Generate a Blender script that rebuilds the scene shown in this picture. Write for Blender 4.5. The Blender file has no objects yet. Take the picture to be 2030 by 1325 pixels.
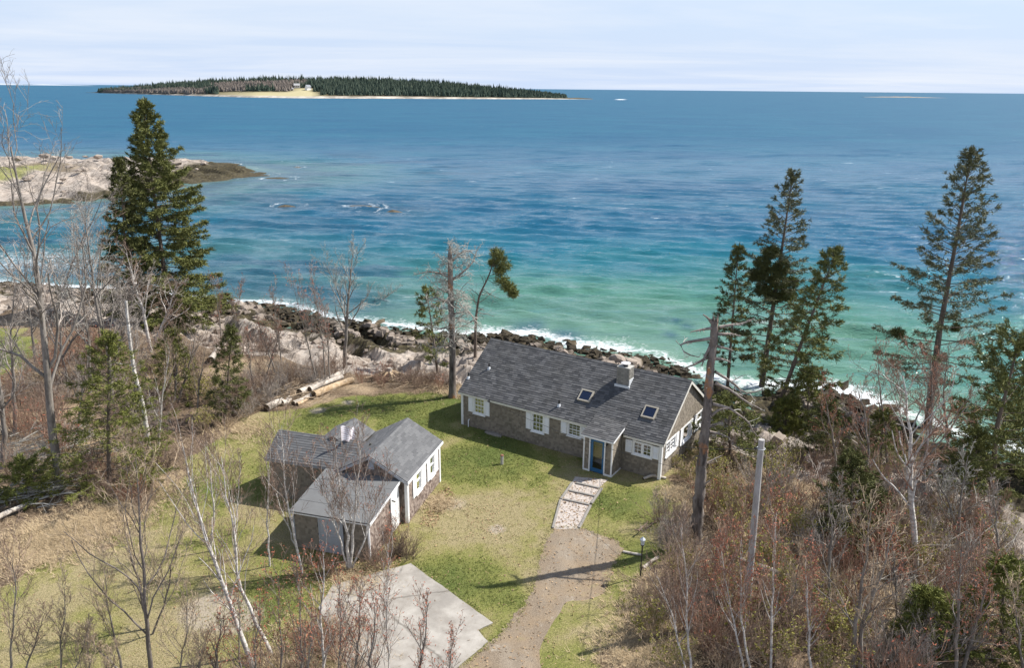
import bpy, bmesh, math, random
import numpy as np
from mathutils import Vector, Matrix
from mathutils.geometry import tessellate_polygon

scene = bpy.context.scene
# ------------------------------------------------------------------ camera
PW, PH, FP, CH = 2030.0, 1325.0, 1543.0, 20.0
ROLL = math.radians(0.54)
PITCH = math.atan((662.5 - 175.5) / FP)
_fw = np.array([0, math.cos(PITCH), -math.sin(PITCH)])
_r = np.array([1.0, 0, 0]); _u = np.cross(_r, _fw)
_R = _r * math.cos(ROLL) + _u * math.sin(ROLL)
_U = _u * math.cos(ROLL) - _r * math.sin(ROLL)
_C = np.array([0, 0, CH])
cam_d = bpy.data.cameras.new('camera'); cam = bpy.data.objects.new('camera', cam_d)
scene.collection.objects.link(cam)
cam_d.sensor_width = 36; cam_d.lens = FP / PW * 36
cam_d.clip_start = 0.5; cam_d.clip_end = 150000
M = Matrix.Identity(4)
for i in range(3):
    M[i][0] = _R[i]; M[i][1] = _U[i]; M[i][2] = -_fw[i]; M[i][3] = _C[i]
cam.matrix_world = M
scene.camera = cam

# ------------------------------------------------------------------ world, sun, exposure
SUN_EL, SUN_AZ = math.radians(48.5), math.radians(18)      # azimuth from +X towards +Y
world = bpy.data.worlds.new('World'); scene.world = world; world.use_nodes = True
wn = world.node_tree; wn.nodes.clear()
sky = wn.nodes.new('ShaderNodeTexSky'); sky.sky_type = 'NISHITA'; sky.sun_disc = False
sky.sun_elevation = SUN_EL; sky.sun_rotation = math.pi / 2 - SUN_AZ
sky.air_density = 1.0; sky.dust_density = 0.7; sky.ozone_density = 1.6; sky.altitude = 20
tc = wn.nodes.new('ShaderNodeTexCoord')
sep = wn.nodes.new('ShaderNodeSeparateXYZ'); wn.links.new(tc.outputs['Generated'], sep.inputs[0])
def wmath(op, a, b):
    m = wn.nodes.new('ShaderNodeMath'); m.operation = op
    for i, v in enumerate((a, b)):
        if isinstance(v, (int, float)): m.inputs[i].default_value = v
        else: wn.links.new(v, m.inputs[i])
    return m.outputs[0]
den = wmath('ADD', wmath('MAXIMUM', sep.outputs['Z'], 0.0), 0.045)
comb = wn.nodes.new('ShaderNodeCombineXYZ')
wn.links.new(wmath('DIVIDE', sep.outputs['X'], den), comb.inputs[0])
wn.links.new(wmath('DIVIDE', sep.outputs['Y'], den), comb.inputs[1])
mp = wn.nodes.new('ShaderNodeMapping'); mp.inputs['Scale'].default_value = (0.12, 0.2, 1)
mp.inputs['Rotation'].default_value = (0, 0, math.radians(-6))
wn.links.new(comb.outputs[0], mp.inputs[0])
cn = wn.nodes.new('ShaderNodeTexNoise'); cn.inputs['Scale'].default_value = 1.1
cn.inputs['Detail'].default_value = 8; cn.inputs['Roughness'].default_value = 0.6; cn.inputs['Distortion'].default_value = 0.35
wn.links.new(mp.outputs[0], cn.inputs['Vector'])
cr = wn.nodes.new('ShaderNodeValToRGB')
cr.color_ramp.elements[0].position = 0.42; cr.color_ramp.elements[0].color = (0, 0, 0, 1)
cr.color_ramp.elements[1].position = 0.68; cr.color_ramp.elements[1].color = (0.75, 0.75, 0.75, 1)
wn.links.new(cn.outputs['Fac'], cr.inputs[0])
cmx = wn.nodes.new('ShaderNodeMix'); cmx.data_type = 'RGBA'
wn.links.new(cr.outputs[0], cmx.inputs['Factor'])
hzr = wn.nodes.new('ShaderNodeValToRGB'); he_ = hzr.color_ramp.elements          # pale sea haze low in the sky, all round
he_[0].position = 0.0; he_[0].color = (0.97, 0.97, 0.97, 1); he_[1].position = 0.5; he_[1].color = (0, 0, 0, 1)
e_ = he_.new(0.16); e_.color = (0.72, 0.72, 0.72, 1)
wn.links.new(sep.outputs['Z'], hzr.inputs[0])
hmx = wn.nodes.new('ShaderNodeMix'); hmx.data_type = 'RGBA'; wn.links.new(hzr.outputs[0], hmx.inputs['Factor'])
wn.links.new(sky.outputs[0], hmx.inputs['A']); hmx.inputs['B'].default_value = (4.05, 4.85, 6.3, 1)
wn.links.new(hmx.outputs['Result'], cmx.inputs['A']); cmx.inputs['B'].default_value = (5.75, 6.0, 6.4, 1)
bgn = wn.nodes.new('ShaderNodeBackground'); bgn.inputs['Strength'].default_value = 0.1
wn.links.new(cmx.outputs['Result'], bgn.inputs['Color'])
wo = wn.nodes.new('ShaderNodeOutputWorld'); wn.links.new(bgn.outputs[0], wo.inputs['Surface'])

sun_d = bpy.data.lights.new('sun', 'SUN'); sun = bpy.data.objects.new('sun', sun_d)
scene.collection.objects.link(sun)
sun_d.energy = 4.7; sun_d.angle = math.radians(0.5); sun_d.color = (1.0, 0.95, 0.87)
sdir = Vector((math.cos(SUN_EL) * math.cos(SUN_AZ), math.cos(SUN_EL) * math.sin(SUN_AZ), math.sin(SUN_EL)))
sun.rotation_euler = sdir.to_track_quat('Z', 'Y').to_euler(); sun.location = sdir * 80

vs = scene.view_settings
vs.view_transform = 'Standard'; vs.look = 'None'; vs.exposure = 0.66; vs.gamma = 1.0; vs.use_curve_mapping = False

COL = scene.collection
SEA = -5.0

# ------------------------------------------------------------------ small maths helpers
def ray(px, py):
    return _R * (px - 1015) / FP + _U * (662.5 - py) / FP + _fw
def onz(px, py, z=0.0):
    d = ray(px, py); return _C + d * ((z - CH) / d[2])
def aty(px, py, Y):
    d = ray(px, py); return _C + d * (Y / d[1])

def _hash(ix, iy, seed):
    n = (ix.astype(np.int64) * 374761393 + iy.astype(np.int64) * 668265263 + seed * 974711) & 0x7fffffff
    n = ((n ^ (n >> 13)) * 1274126177) & 0x7fffffff
    n = n ^ (n >> 16)
    return (n & 0xffff) / 65535.0
def vnoise(x, y, seed=0):
    x = np.asarray(x, float); y = np.asarray(y, float)
    ix = np.floor(x); iy = np.floor(y); fx = x - ix; fy = y - iy
    fx = fx * fx * (3 - 2 * fx); fy = fy * fy * (3 - 2 * fy)
    a = _hash(ix, iy, seed); b = _hash(ix + 1, iy, seed); c = _hash(ix, iy + 1, seed); d = _hash(ix + 1, iy + 1, seed)
    return (a + (b - a) * fx) * (1 - fy) + (c + (d - c) * fx) * fy
def fbm(x, y, seed=0, oct=4):
    s = 0; a = 0.5; t = 0
    for o in range(oct):
        s = s + a * vnoise(x * 2 ** o + 17.3 * o, y * 2 ** o - 9.1 * o, seed + o); t += a; a *= 0.5
    return s / t
def sstep(a, b, x):
    t = np.clip((x - a) / (b - a), 0, 1); return t * t * (3 - 2 * t)
def inpoly(x, y, poly):
    x = np.asarray(x); y = np.asarray(y); r = np.zeros(x.shape, bool); n = len(poly); j = n - 1
    for i in range(n):
        xi, yi = poly[i]; xj, yj = poly[j]
        c = ((yi > y) != (yj > y)) & (x < (xj - xi) * (y - yi) / (yj - yi + 1e-12) + xi)
        r ^= c; j = i
    return r
def dseg(x, y, pts, closed=False):
    best = np.full(np.shape(x), 1e9); n = len(pts)
    for i in range(n if closed else n - 1):
        ax, ay = pts[i]; bx, by = pts[(i + 1) % n]
        dx, dy = bx - ax, by - ay; L = dx * dx + dy * dy + 1e-9
        t = np.clip(((x - ax) * dx + (y - ay) * dy) / L, 0, 1)
        best = np.minimum(best, np.hypot(x - ax - t * dx, y - ay - t * dy))
    return best
def pxpoly(pts, z=0.0):
    return [tuple(onz(a, b, z)[:2]) for a, b in pts]

# ------------------------------------------------------------------ mesh helpers
def mesh_np(name, V, faces, mat_idx=None, smooth=False, mats=()):
    me = bpy.data.meshes.new(name)
    V = np.asarray(V, np.float32)
    me.vertices.add(len(V)); me.vertices.foreach_set('co', V.ravel())
    faces = [np.asarray(f, np.int32) for f in faces if len(f)]
    nl = sum(f.size for f in faces); nf = sum(len(f) for f in faces)
    me.loops.add(nl); me.polygons.add(nf)
    me.loops.foreach_set('vertex_index', np.concatenate([f.ravel() for f in faces]))
    tot = np.concatenate([np.full(len(f), f.shape[1], np.int32) for f in faces])
    st = np.concatenate([[0], np.cumsum(tot)[:-1]]).astype(np.int32)
    me.polygons.foreach_set('loop_start', st)
    me.polygons.foreach_set('use_smooth', np.full(nf, smooth, bool))
    for m in mats: me.materials.append(m)
    if mat_idx is not None: me.polygons.foreach_set('material_index', np.asarray(mat_idx, np.int32))
    me.update(calc_edges=True); me.validate()
    return me
def link(name, me, parent=None, loc=None, rotz=None):
    o = bpy.data.objects.new(name, me); COL.objects.link(o)
    if parent is not None: o.parent = parent
    if loc is not None: o.location = loc
    if rotz is not None: o.rotation_euler = (0, 0, rotz)
    return o
def tag(o, label, cat, group=None):
    o['label'] = label; o['category'] = cat
    if group: o['group'] = group
    return o
def thing(name, label, cat, loc=(0, 0, 0), rotz=0.0, group=None):
    o = bpy.data.objects.new(name, None); COL.objects.link(o); o.empty_display_size = 0.3
    o.location = tuple(float(v) for v in loc); o.rotation_euler = (0, 0, rotz)
    return tag(o, label, cat, group)
def struct(name, me):
    o = link(name, me); o['kind'] = 'structure'; return o

class MB:
    """collects quads and triangles"""
    def __init__(s): s.v = []; s.q = []; s.t = []; s.n = 0
    def add(s, V, Q=None, T=None):
        V = np.asarray(V, float).reshape(-1, 3)
        if Q is not None and len(Q): s.q.append(np.asarray(Q) + s.n)
        if T is not None and len(T): s.t.append(np.asarray(T) + s.n)
        s.v.append(V); s.n += len(V)
    BQ = np.array([[0, 3, 2, 1], [4, 5, 6, 7], [0, 1, 5, 4], [1, 2, 6, 5], [2, 3, 7, 6], [3, 0, 4, 7]])
    def box(s, x0, x1, y0, y1, z0, z1):
        s.add([(x0, y0, z0), (x1, y0, z0), (x1, y1, z0), (x0, y1, z0), (x0, y0, z1), (x1, y0, z1), (x1, y1, z1), (x0, y1, z1)], s.BQ)
    def hexa(s, P): s.add(P, s.BQ)
    def prism(s, poly, axis, a, b):
        """extrude a 2D polygon; axis 'x': poly is (y,z); 'y': poly is (x,z)"""
        n = len(poly); f = (lambda t, p: (t, p[0], p[1])) if axis == 'x' else ((lambda t, p: (p[0], t, p[1])) if axis == 'y' else (lambda t, p: (p[0], p[1], t)))
        V = [f(a, p) for p in poly] + [f(b, p) for p in poly]
        T = []
        for i in range(1, n - 1): T += [(0, i + 1, i), (n, n + i, n + i + 1)]
        Q = [(i, (i + 1) % n, n + (i + 1) % n, n + i) for i in range(n)]
        s.add(V, Q, T)
    def tubes(s, P, Rr, sides=4, cap=False):
        P = np.asarray(P, float); Rr = np.asarray(Rr, float)
        if P.ndim == 2: P = P[None]; Rr = Rr[None]
        m, k, _ = P.shape
        if m == 0: return
        T = np.empty_like(P); T[:, 1:-1] = P[:, 2:] - P[:, :-2]; T[:, 0] = P[:, 1] - P[:, 0]; T[:, -1] = P[:, -1] - P[:, -2]
        T /= np.linalg.norm(T, axis=2, keepdims=True) + 1e-9
        ref = np.where(np.abs(T[:, :1, 2:3]) > 0.9, np.array([1.0, 0, 0]), np.array([0, 0, 1.0]))
        A = np.cross(T, np.broadcast_to(ref, T.shape)); A /= np.linalg.norm(A, axis=2, keepdims=True) + 1e-9
        B = np.cross(T, A)
        an = np.arange(sides) / sides * 2 * math.pi
        ring = A[:, :, None] * np.cos(an)[None, None, :, None] + B[:, :, None] * np.sin(an)[None, None, :, None]
        V = P[:, :, None] + ring * Rr[:, :, None, None]
        idx = np.arange(m * k * sides).reshape(m, k, sides)
        a = idx[:, :-1]; b = idx[:, 1:]
        Q = np.stack([a, np.roll(a, -1, 2), np.roll(b, -1, 2), b], -1).reshape(-1, 4)
        T3 = None
        if cap:
            T3 = []
            for i in range(m):
                for e, fl in ((0, 0), (k - 1, 1)):
                    r = idx[i, e]
                    for j in range(1, sides - 1): T3.append((r[0], r[j + 1], r[j]) if not fl else (r[0], r[j], r[j + 1]))
        s.add(V.reshape(-1, 3), Q, T3)
    def build(s, name, mats, parent=None, smooth=False, mat_idx=None):
        V = np.concatenate(s.v); fs = []
        if s.q: fs.append(np.concatenate(s.q))
        if s.t: fs.append(np.concatenate(s.t))
        if not isinstance(mats, (list, tuple)): mats = [mats]
        me = mesh_np(name, V, fs, mat_idx, smooth, mats)
        return link(name, me, parent)
    def mesh(s, name, mats, smooth=False):
        V = np.concatenate(s.v); fs = []
        if s.q: fs.append(np.concatenate(s.q))
        if s.t: fs.append(np.concatenate(s.t))
        if not isinstance(mats, (list, tuple)): mats = [mats]
        return mesh_np(name, V, fs, None, smooth, mats)

# ------------------------------------------------------------------ material helpers
class Mat:
    def __init__(s, name, rough=0.8, spec=0.3):
        s.m = bpy.data.materials.new(name); s.m.use_nodes = True; s.nt = s.m.node_tree
        s.b = s.nt.nodes['Principled BSDF']
        s.b.inputs['Roughness'].default_value = rough; s.b.inputs['Specular IOR Level'].default_value = spec
        s._pos = None
    def node(s, t, **kw):
        n = s.nt.nodes.new(t)
        for k, v in kw.items(): setattr(n, k, v)
        return n
    def put(s, sock, v):
        if v is None: return
        if isinstance(v, bpy.types.NodeSocket): s.nt.links.new(v, sock)
        elif isinstance(v, (tuple, list)) and len(v) == 3 and sock.type == 'RGBA': sock.default_value = (*v, 1)
        else: sock.default_value = v
    def pos(s, scale=(1, 1, 1), rot=0.0):
        if s._pos is None: s._pos = s.node('ShaderNodeNewGeometry').outputs['Position']
        if scale == (1, 1, 1) and rot == 0: return s._pos
        m = s.node('ShaderNodeMapping'); m.inputs['Scale'].default_value = scale; m.inputs['Rotation'].default_value = (0, 0, rot)
        s.nt.links.new(s._pos, m.inputs[0]); return m.outputs[0]
    def obj(s, scale=(1, 1, 1)):
        t = s.node('ShaderNodeTexCoord').outputs['Object']
        m = s.node('ShaderNodeMapping'); m.inputs['Scale'].default_value = scale
        s.nt.links.new(t, m.inputs[0]); return m.outputs[0]
    def noise(s, scale, detail=4, rough=0.55, vec=None, dist=0.0, out='Fac'):
        n = s.node('ShaderNodeTexNoise'); s.put(n.inputs['Scale'], scale); s.put(n.inputs['Detail'], detail)
        s.put(n.inputs['Roughness'], rough); s.put(n.inputs['Distortion'], dist)
        s.nt.links.new(vec if vec is not None else s.pos(), n.inputs['Vector']); return n.outputs[out]
    def ramp(s, fac, stops, interp='LINEAR'):
        r = s.node('ShaderNodeValToRGB'); r.color_ramp.interpolation = interp
        e = r.color_ramp.elements
        while len(e) < len(stops): e.new(0.5)
        for i, (p, c) in enumerate(stops):
            e[i].position = p; e[i].color = (c, c, c, 1) if isinstance(c, (int, float)) else (*c, 1)
        s.put(r.inputs[0], fac); return r.outputs[0]
    def mix(s, f, a, b, mode='MIX'):
        m = s.node('ShaderNodeMix', data_type='RGBA', blend_type=mode)
        s.put(m.inputs['Factor'], f); s.put(m.inputs['A'], a); s.put(m.inputs['B'], b); return m.outputs['Result']
    def math(s, op, a, b=0.0, c=None):
        m = s.node('ShaderNodeMath', operation=op); s.put(m.inputs[0], a); s.put(m.inputs[1], b)
        if c is not None: s.put(m.inputs[2], c)
        return m.outputs[0]
    def attr(s, name, comp=None):
        a = s.node('ShaderNodeAttribute'); a.attribute_name = name
        if comp is None: return a.outputs['Color']
        if comp == 'F': return a.outputs['Fac']
        q = s.node('ShaderNodeSeparateColor'); s.nt.links.new(a.outputs['Color'], q.inputs[0]); return q.outputs[comp]
    def island(s): return s.node('ShaderNodeNewGeometry').outputs['Random Per Island']
    def orand(s): return s.node('ShaderNodeObjectInfo').outputs['Random']
    def bump(s, h, strength=0.5, dist=0.1):
        b = s.node('ShaderNodeBump'); b.inputs['Strength'].default_value = strength; b.inputs['Distance'].default_value = dist
        s.put(b.inputs['Height'], h); s.nt.links.new(b.outputs[0], s.b.inputs['Normal'])
    def col(s, v): s.put(s.b.inputs['Base Color'], v); return s
def plain(name, c, rough=0.7, spec=0.3, var=0.0, nscale=6.0):
    m = Mat(name, rough, spec)
    if var:
        n = m.noise(nscale, 5, 0.6)
        m.col(m.mix(n, tuple(x * (1 - var) for x in c), tuple(min(1, x * (1 + var)) for x in c)))
    else: m.col(c)
    return m.m
def vary(name, c0, c1, rough=0.8, spec=0.2, by='island', transl=0.0, nscale=0.5):
    m = Mat(name, rough, spec)
    f = m.island() if by == 'island' else m.orand()
    n = m.noise(nscale, 3, 0.6)
    m.col(m.mix(m.math('ADD', m.math('MULTIPLY', f, 0.6), m.math('MULTIPLY', n, 0.5)), c0, c1))
    if transl: m.b.inputs['Transmission Weight'].default_value = 0
    return m.m

# ================================================================== TERRAIN
SHORE_PX = [(-100, 560), (0, 562), (100, 570), (230, 575), (440, 600), (530, 605), (580, 612), (640, 632), (760, 650), (830, 660),
            (900, 668), (980, 668), (1060, 668), (1130, 688), (1200, 697), (1290, 708), (1340, 728), (1400, 755), (1500, 775),
            (1640, 775), (1740, 810), (1850, 850), (2030, 905), (2200, 960)]
SHORE = [(-175, 128), (-110, 108)] + pxpoly(SHORE_PX, SEA) + [(60, 26), (90, -10), (130, -60)]
_sx = np.array([p[0] for p in SHORE]); _sy = np.array([p[1] for p in SHORE])
def inland(x, y):
    """signed distance to the shoreline, positive on land"""
    d = dseg(x, y, SHORE); return np.where(np.asarray(y) < np.interp(x, _sx, _sy), d, -d)
LAWN = pxpoly([(530, 822), (640, 795), (760, 772), (900, 782), (1000, 800), (1440, 850), (1400, 900), (1325, 960), (1335, 1060), (1295, 1130),
               (1240, 1200), (1200, 1325), (1180, 1500), (-300, 1500), (-300, 1300), (0, 1180), (100, 1110), (250, 1062), (340, 975), (400, 905), (460, 855)])
LAWN2 = pxpoly([(-200, 640), (40, 655), (75, 700), (60, 730), (-10, 750), (-200, 760)])
BED = (0.55, -0.83)
def rockz(s): return sstep(0.5, 5, s) * (1 - sstep(20, 27, s))
def hz(x, y):
    x = np.asarray(x, float); y = np.asarray(y, float)
    s = inland(x, y) + (fbm(x / 7, y / 7, 3) - 0.5) * 3.0
    base = np.interp(s, [-60, -6, 0, 7, 17, 23.5, 28, 60], [-14, -6.4, -5.05, -4.1, -2.2, -0.45, 0.0, 0.0])
    al = x * BED[0] + y * BED[1]; ac = -x * BED[1] + y * BED[0]
    n1 = vnoise(al / 7, ac / 1.6, 11); n2 = vnoise(al / 2.6, ac / 0.75, 12); n3 = vnoise(al / 0.9, ac / 0.45, 13)
    n1 = np.floor(n1 * 5) / 5 * 0.7 + n1 * 0.3
    rz = rockz(s)
    rough = rz * ((n1 - 0.42) * 1.5 + (n2 - 0.5) * 0.7 + (n3 - 0.5) * 0.4)
    wild = (1 - np.clip(sstep(0, 3, -dlawn(x, y)), 0, 1)) * sstep(20, 30, s)
    return base + rough + wild * (fbm(x / 3.5, y / 3.5, 21) - 0.45) * 0.5
def dlawn(x, y):
    d = dseg(x, y, LAWN, True); return np.where(inpoly(x, y, LAWN), -d, d)
def gp(px, py):
    """the ground point seen at a pixel of the photograph"""
    d = ray(px, py); t = np.linspace(14, 140, 1300)
    P = _C + d * t[:, None]; h = hz(P[:, 0], P[:, 1])
    k = np.argmax(P[:, 2] <= h)
    if P[k, 2] > h[k]: return onz(px, py, 0)
    return np.array([P[k, 0], P[k, 1], h[k]])
def hz1(x, y): return float(hz(np.array([x]), np.array([y]))[0])

# ---- ground sheet
xs = np.concatenate([np.linspace(-175, -82, 24)[:-1], np.arange(-82, 52, 0.36), np.linspace(52.2, 130, 20)])
ys = np.concatenate([np.linspace(-60, 15.5, 16)[:-1], np.arange(15.5, 106, 0.36), [110, 120, 130]])
GX, GY = np.meshgrid(xs, ys); gx = GX.ravel(); gy = GY.ravel()
gz = hz(gx, gy); gs = inland(gx, gy)
def gridfaces(ny, nx):
    i = np.arange(ny * nx).reshape(ny, nx)
    return np.stack([i[:-1, :-1], i[:-1, 1:], i[1:, 1:], i[1:, :-1]], -1).reshape(-1, 4)
lw = dlawn(gx, gy); jit = (fbm(gx / 1.8, gy / 1.8, 31) - 0.5) * 2.6
lawn = 1 - sstep(-0.5, 0.6, lw + jit)
d2 = dseg(gx, gy, LAWN2, True); d2 = np.where(inpoly(gx, gy, LAWN2), -d2, d2)
lawn = np.maximum(lawn, 1 - sstep(-0.6, 0.8, d2 + jit))
sj = gs + (fbm(gx / 4, gy / 4, 32) - 0.5) * 7
rock = (1 - sstep(20.5, 25, sj)) * (1 - lawn)
wrack = 1 - sstep(7.5, 12.5, gs - 3.0 * sstep(-8, 4, gx) + (fbm(gx / 2.2, gy / 2.2, 33) - 0.5) * 9)
straw = 0.75 * sstep(0.47, 0.70, fbm(gx / 5, gy / 5, 34)) * (1 - lawn)
def blob(px, py, r):
    c = onz(px, py, 0); return np.exp(-((gx - c[0]) ** 2 + (gy - c[1]) ** 2) / r ** 2)
for b in ((80, 1080, 2.6), (150, 1060, 2), (250, 1010, 2.2), (330, 960, 1.6), (1310, 1240, 2.2), (1270, 1290, 2), (1300, 1150, 1.2), (1340, 1000, 1.5), (1380, 900, 2), (640, 800, 1.5), (480, 850, 1.6), (1580, 1010, 2.5), (1640, 960, 2.5)):
    straw = np.maximum(straw, 1.1 * blob(*b) * (1 - 0.75 * lawn))
GB = [(960, 915, 3.2, .42), (1000, 860, 2.5, .3), (1240, 1000, 1.6, .4), (900, 1160, 1.2, .5), (880, 800, 4, .5), (1000, 1190, 1.0, .45), (960, 1120, 1.4, .3), (640, 830, 2, .4), (450, 960, 2.5, .35), (1265, 1100, 1.0, .5), (960, 1030, 1.9, -.35), (900, 1080, 1.5, -.15), (150, 1230, 5, -.2), (1200, 1060, 1.5, .15), (100, 1130, 1.5, .3), (560, 1150, 1.6, .3), (380, 1120, 2, .25)]
def greenfn(x, y):
    g = 0.27 + 0.9 * (fbm(x / 3.2, y / 3.2, 35) - .5) + .7 * (fbm(x / .8, y / .8, 36, 3) - .5)
    for a, b, r, w in GB:
        c = onz(a, b, 0); g = g + w * np.exp(-((x - c[0]) ** 2 + (y - c[1]) ** 2) / r ** 2) * (.5 + fbm(x / 1.3, y / 1.3, 37, 3))
    return np.clip(g, 0, 1)
green = np.clip(greenfn(gx, gy) + 0.5 * sstep(1, -2, d2), 0, 1)
soil = np.clip(1.2 * blob(420, 1210, 1.3) + 0.9 * blob(480, 1230, 0.9) + 1.0 * blob(985, 1050, 0.5) + 0.7 * blob(900, 1000, 0.9) + blob(630, 815, 0.6) + 0.9 * blob(690, 800, 0.5), 0, 1)
gsm = None
ground_me = mesh_np('ground', np.stack([gx, gy, gz], 1), [gridfaces(len(ys), len(xs))], smooth=True)
def vattr(me, name, r, g, b):
    a = me.color_attributes.new(name, 'FLOAT_COLOR', 'POINT')
    d = np.ones((len(r), 4), np.float32); d[:, 0] = r; d[:, 1] = g; d[:, 2] = b
    a.data.foreach_set('color', d.ravel())
_f = gridfaces(len(ys), len(xs)); ground_me.polygons.foreach_set('use_smooth', rock[_f].mean(1) < 0.5)
vattr(ground_me, 'mask', lawn, rock, wrack); vattr(ground_me, 'mask2', straw, green, soil)

def rock_color(m, wr):
    v = m.pos((1, 1, 1)); bed = m.pos((1.0, 0.28, 0.6), math.radians(-34))
    big = m.noise(0.35, 4, 0.6, bed); fine = m.noise(5, 6, 0.65); med = m.noise(1.4, 5, 0.6, bed)
    pale = m.ramp(med, [(0.25, (0.16, 0.13, 0.105)), (0.42, (0.33, 0.275, 0.23)), (0.62, (0.46, 0.40, 0.345)), (0.8, (0.50, 0.45, 0.40))])
    pale = m.mix(m.ramp(big, [(0.45, 0.0), (0.7, 0.7)]), pale, (0.23, 0.21, 0.19))
    pale = m.mix(m.math('MULTIPLY', fine, 0.5), pale, m.mix(fine, (0.14, 0.12, 0.10), (0.52, 0.46, 0.4)))
    vo = m.node('ShaderNodeTexVoronoi', feature='DISTANCE_TO_EDGE'); vo.inputs['Scale'].default_value = 0.75
    jit = m.mix(0.35, bed, m.noise(1.2, 3, 0.5, out='Color')); m.put(vo.inputs['Vector'], jit)
    crack = m.ramp(vo.outputs['Distance'], [(0.0, 1.0), (0.045, 0.0)])
    pale = m.mix(m.math('MULTIPLY', crack, 0.75), pale, (0.05, 0.042, 0.035))
    wcol = m.ramp(m.noise(1.8, 6, 0.65), [(0.3, (0.022, 0.018, 0.012)), (0.5, (0.06, 0.05, 0.03)), (0.62, (0.10, 0.085, 0.045)), (0.75, (0.17, 0.14, 0.11))])
    return m.mix(wr, pale, wcol), m.math('ADD', m.math('MULTIPLY', med, 0.7), m.math('MULTIPLY', fine, 0.35))
gm = Mat('ground_cover', 0.92, 0.15)
rc, rh = rock_color(gm, gm.ramp(gm.attr('mask', 'Blue'), [(0.3, 0.0), (0.65, 1.0)]))
nf = gm.noise(9, 6, 0.7); nm = gm.noise(1.6, 5, 0.65); nl = gm.noise(26, 3, 0.7)
gfac = gm.math('ADD', gm.attr('mask2', 'Green'), gm.math('MULTIPLY', gm.math('SUBTRACT', nm, 0.5), 0.6))
gfac = gm.math('ADD', gfac, gm.math('MULTIPLY', gm.math('SUBTRACT', nf, 0.5), 0.55))
turf = gm.ramp(gfac, [(0.02, (0.37, 0.305, 0.175)), (0.22, (0.30, 0.27, 0.11)), (0.42, (0.215, 0.225, 0.062)), (0.68, (0.15, 0.175, 0.045)), (0.95, (0.10, 0.14, 0.032))])
turf = gm.mix(gm.ramp(nl, [(0.36, 0.8), (0.58, 0.0)]), turf, (0.07, 0.075, 0.026))
turf = gm.mix(gm.ramp(gm.noise(13, 4, 0.75), [(0.56, 0.0), (0.7, 0.6)]), turf, (0.42, 0.36, 0.2))
turf = gm.mix(gm.ramp(gm.math('ADD', gm.attr('mask2', 'Blue'), gm.math('MULTIPLY', gm.math('SUBTRACT', nf, 0.5), 0.9)), [(0.35, 0.0), (0.7, 0.8)]), turf, gm.mix(nl, (0.26, 0.21, 0.16), (0.48, 0.42, 0.36)))
litter = gm.ramp(gm.noise(7, 8, 0.75), [(0.28, (0.03, 0.022, 0.015)), (0.45, (0.11, 0.078, 0.05)), (0.58, (0.21, 0.155, 0.105)), (0.72, (0.36, 0.28, 0.2))])
strawc = gm.ramp(gm.noise(6, 8, 0.75, gm.pos((1, 2.5, 1), 0.6)), [(0.3, (0.10, 0.07, 0.045)), (0.5, (0.30, 0.225, 0.145)), (0.7, (0.50, 0.40, 0.28))])
und = gm.mix(gm.ramp(gm.math('ADD', gm.attr('mask2', 'Red'), gm.math('MULTIPLY', gm.math('SUBTRACT', nf, 0.5), 0.8)), [(0.3, 0.0), (0.75, 1.0)]), litter, strawc)
edge = gm.math('ADD', gm.attr('mask', 'Red'), gm.math('MULTIPLY', gm.math('SUBTRACT', nf, 0.5), 0.8))
land = gm.mix(gm.ramp(edge, [(0.35, 0.0), (0.65, 1.0)]), und, turf)
redge = gm.math('ADD', gm.attr('mask', 'Green'), gm.math('MULTIPLY', gm.math('SUBTRACT', gm.noise(2.2, 6, 0.7), 0.5), 1.3))
rfac = gm.ramp(redge, [(0.4, 0.0), (0.6, 1.0)])
gm.col(gm.mix(rfac, land, rc))
gm.bump(gm.math('ADD', gm.math('MULTIPLY', rh, 0.6), gm.math('MULTIPLY', gm.math('ADD', nf, nl), 0.35)), 0.7, 0.18)
ground_me.materials.append(gm.m)
ground = struct('ground', ground_me)

# ---- rocky headland across the cove
PT_NEAR = [(-420, 480), (-150, 440), (0, 412), (100, 408), (200, 398), (300, 385), (400, 362), (500, 352), (548, 343), (490, 331), (400, 322), (300, 318.5), (200, 317), (100, 316.5), (0, 316.5), (-150, 320), (-420, 330)]
POINT = pxpoly(PT_NEAR, SEA)
px_ = np.arange(-270, -62, 1.15); py_ = np.arange(110, 300, 1.15)
PX, PY = np.meshgrid(px_, py_); ax = PX.ravel(); ay = PY.ravel()
dd = dseg(ax, ay, POINT, True); dd = np.where(inpoly(ax, ay, POINT), dd, -dd) + (fbm(ax / 9, ay / 9, 41) - 0.5) * 7
al = ax * 0.8 + ay * -0.6; ac = ax * 0.6 + ay * 0.8
zz = SEA + np.interp(dd, [-20, 0, 6, 20, 45], [-4, -0.15, 0.8, 2.0, 3.4]) + sstep(0, 5, dd) * ((vnoise(al / 9, ac / 2.2, 42) - 0.5) * 2.0 + (vnoise(al / 3, ac / 1.2, 43) - 0.5) * 0.9)
pm = mesh_np('rocky_headland', np.stack([ax, ay, zz], 1), [gridfaces(len(py_), len(px_))], smooth=False)
c0 = onz(-45, 340, -1); grs = np.exp(-((ax - c0[0]) ** 2 / 160 + (ay - c0[1]) ** 2 / 700))
c1_ = onz(60, 335, -2); brush = np.exp(-((ax - c1_[0]) ** 2 + (ay - c1_[1]) ** 2) / 260)
lowx = sstep(-112, -84, ax)
vattr(pm, 'mask', grs, brush, np.clip((1 - sstep(2, 9, dd + (fbm(ax / 5, ay / 5, 44) - .5) * 8)) + lowx, 0, 1))
hm = Mat('headland_rock', 0.9, 0.2)
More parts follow.
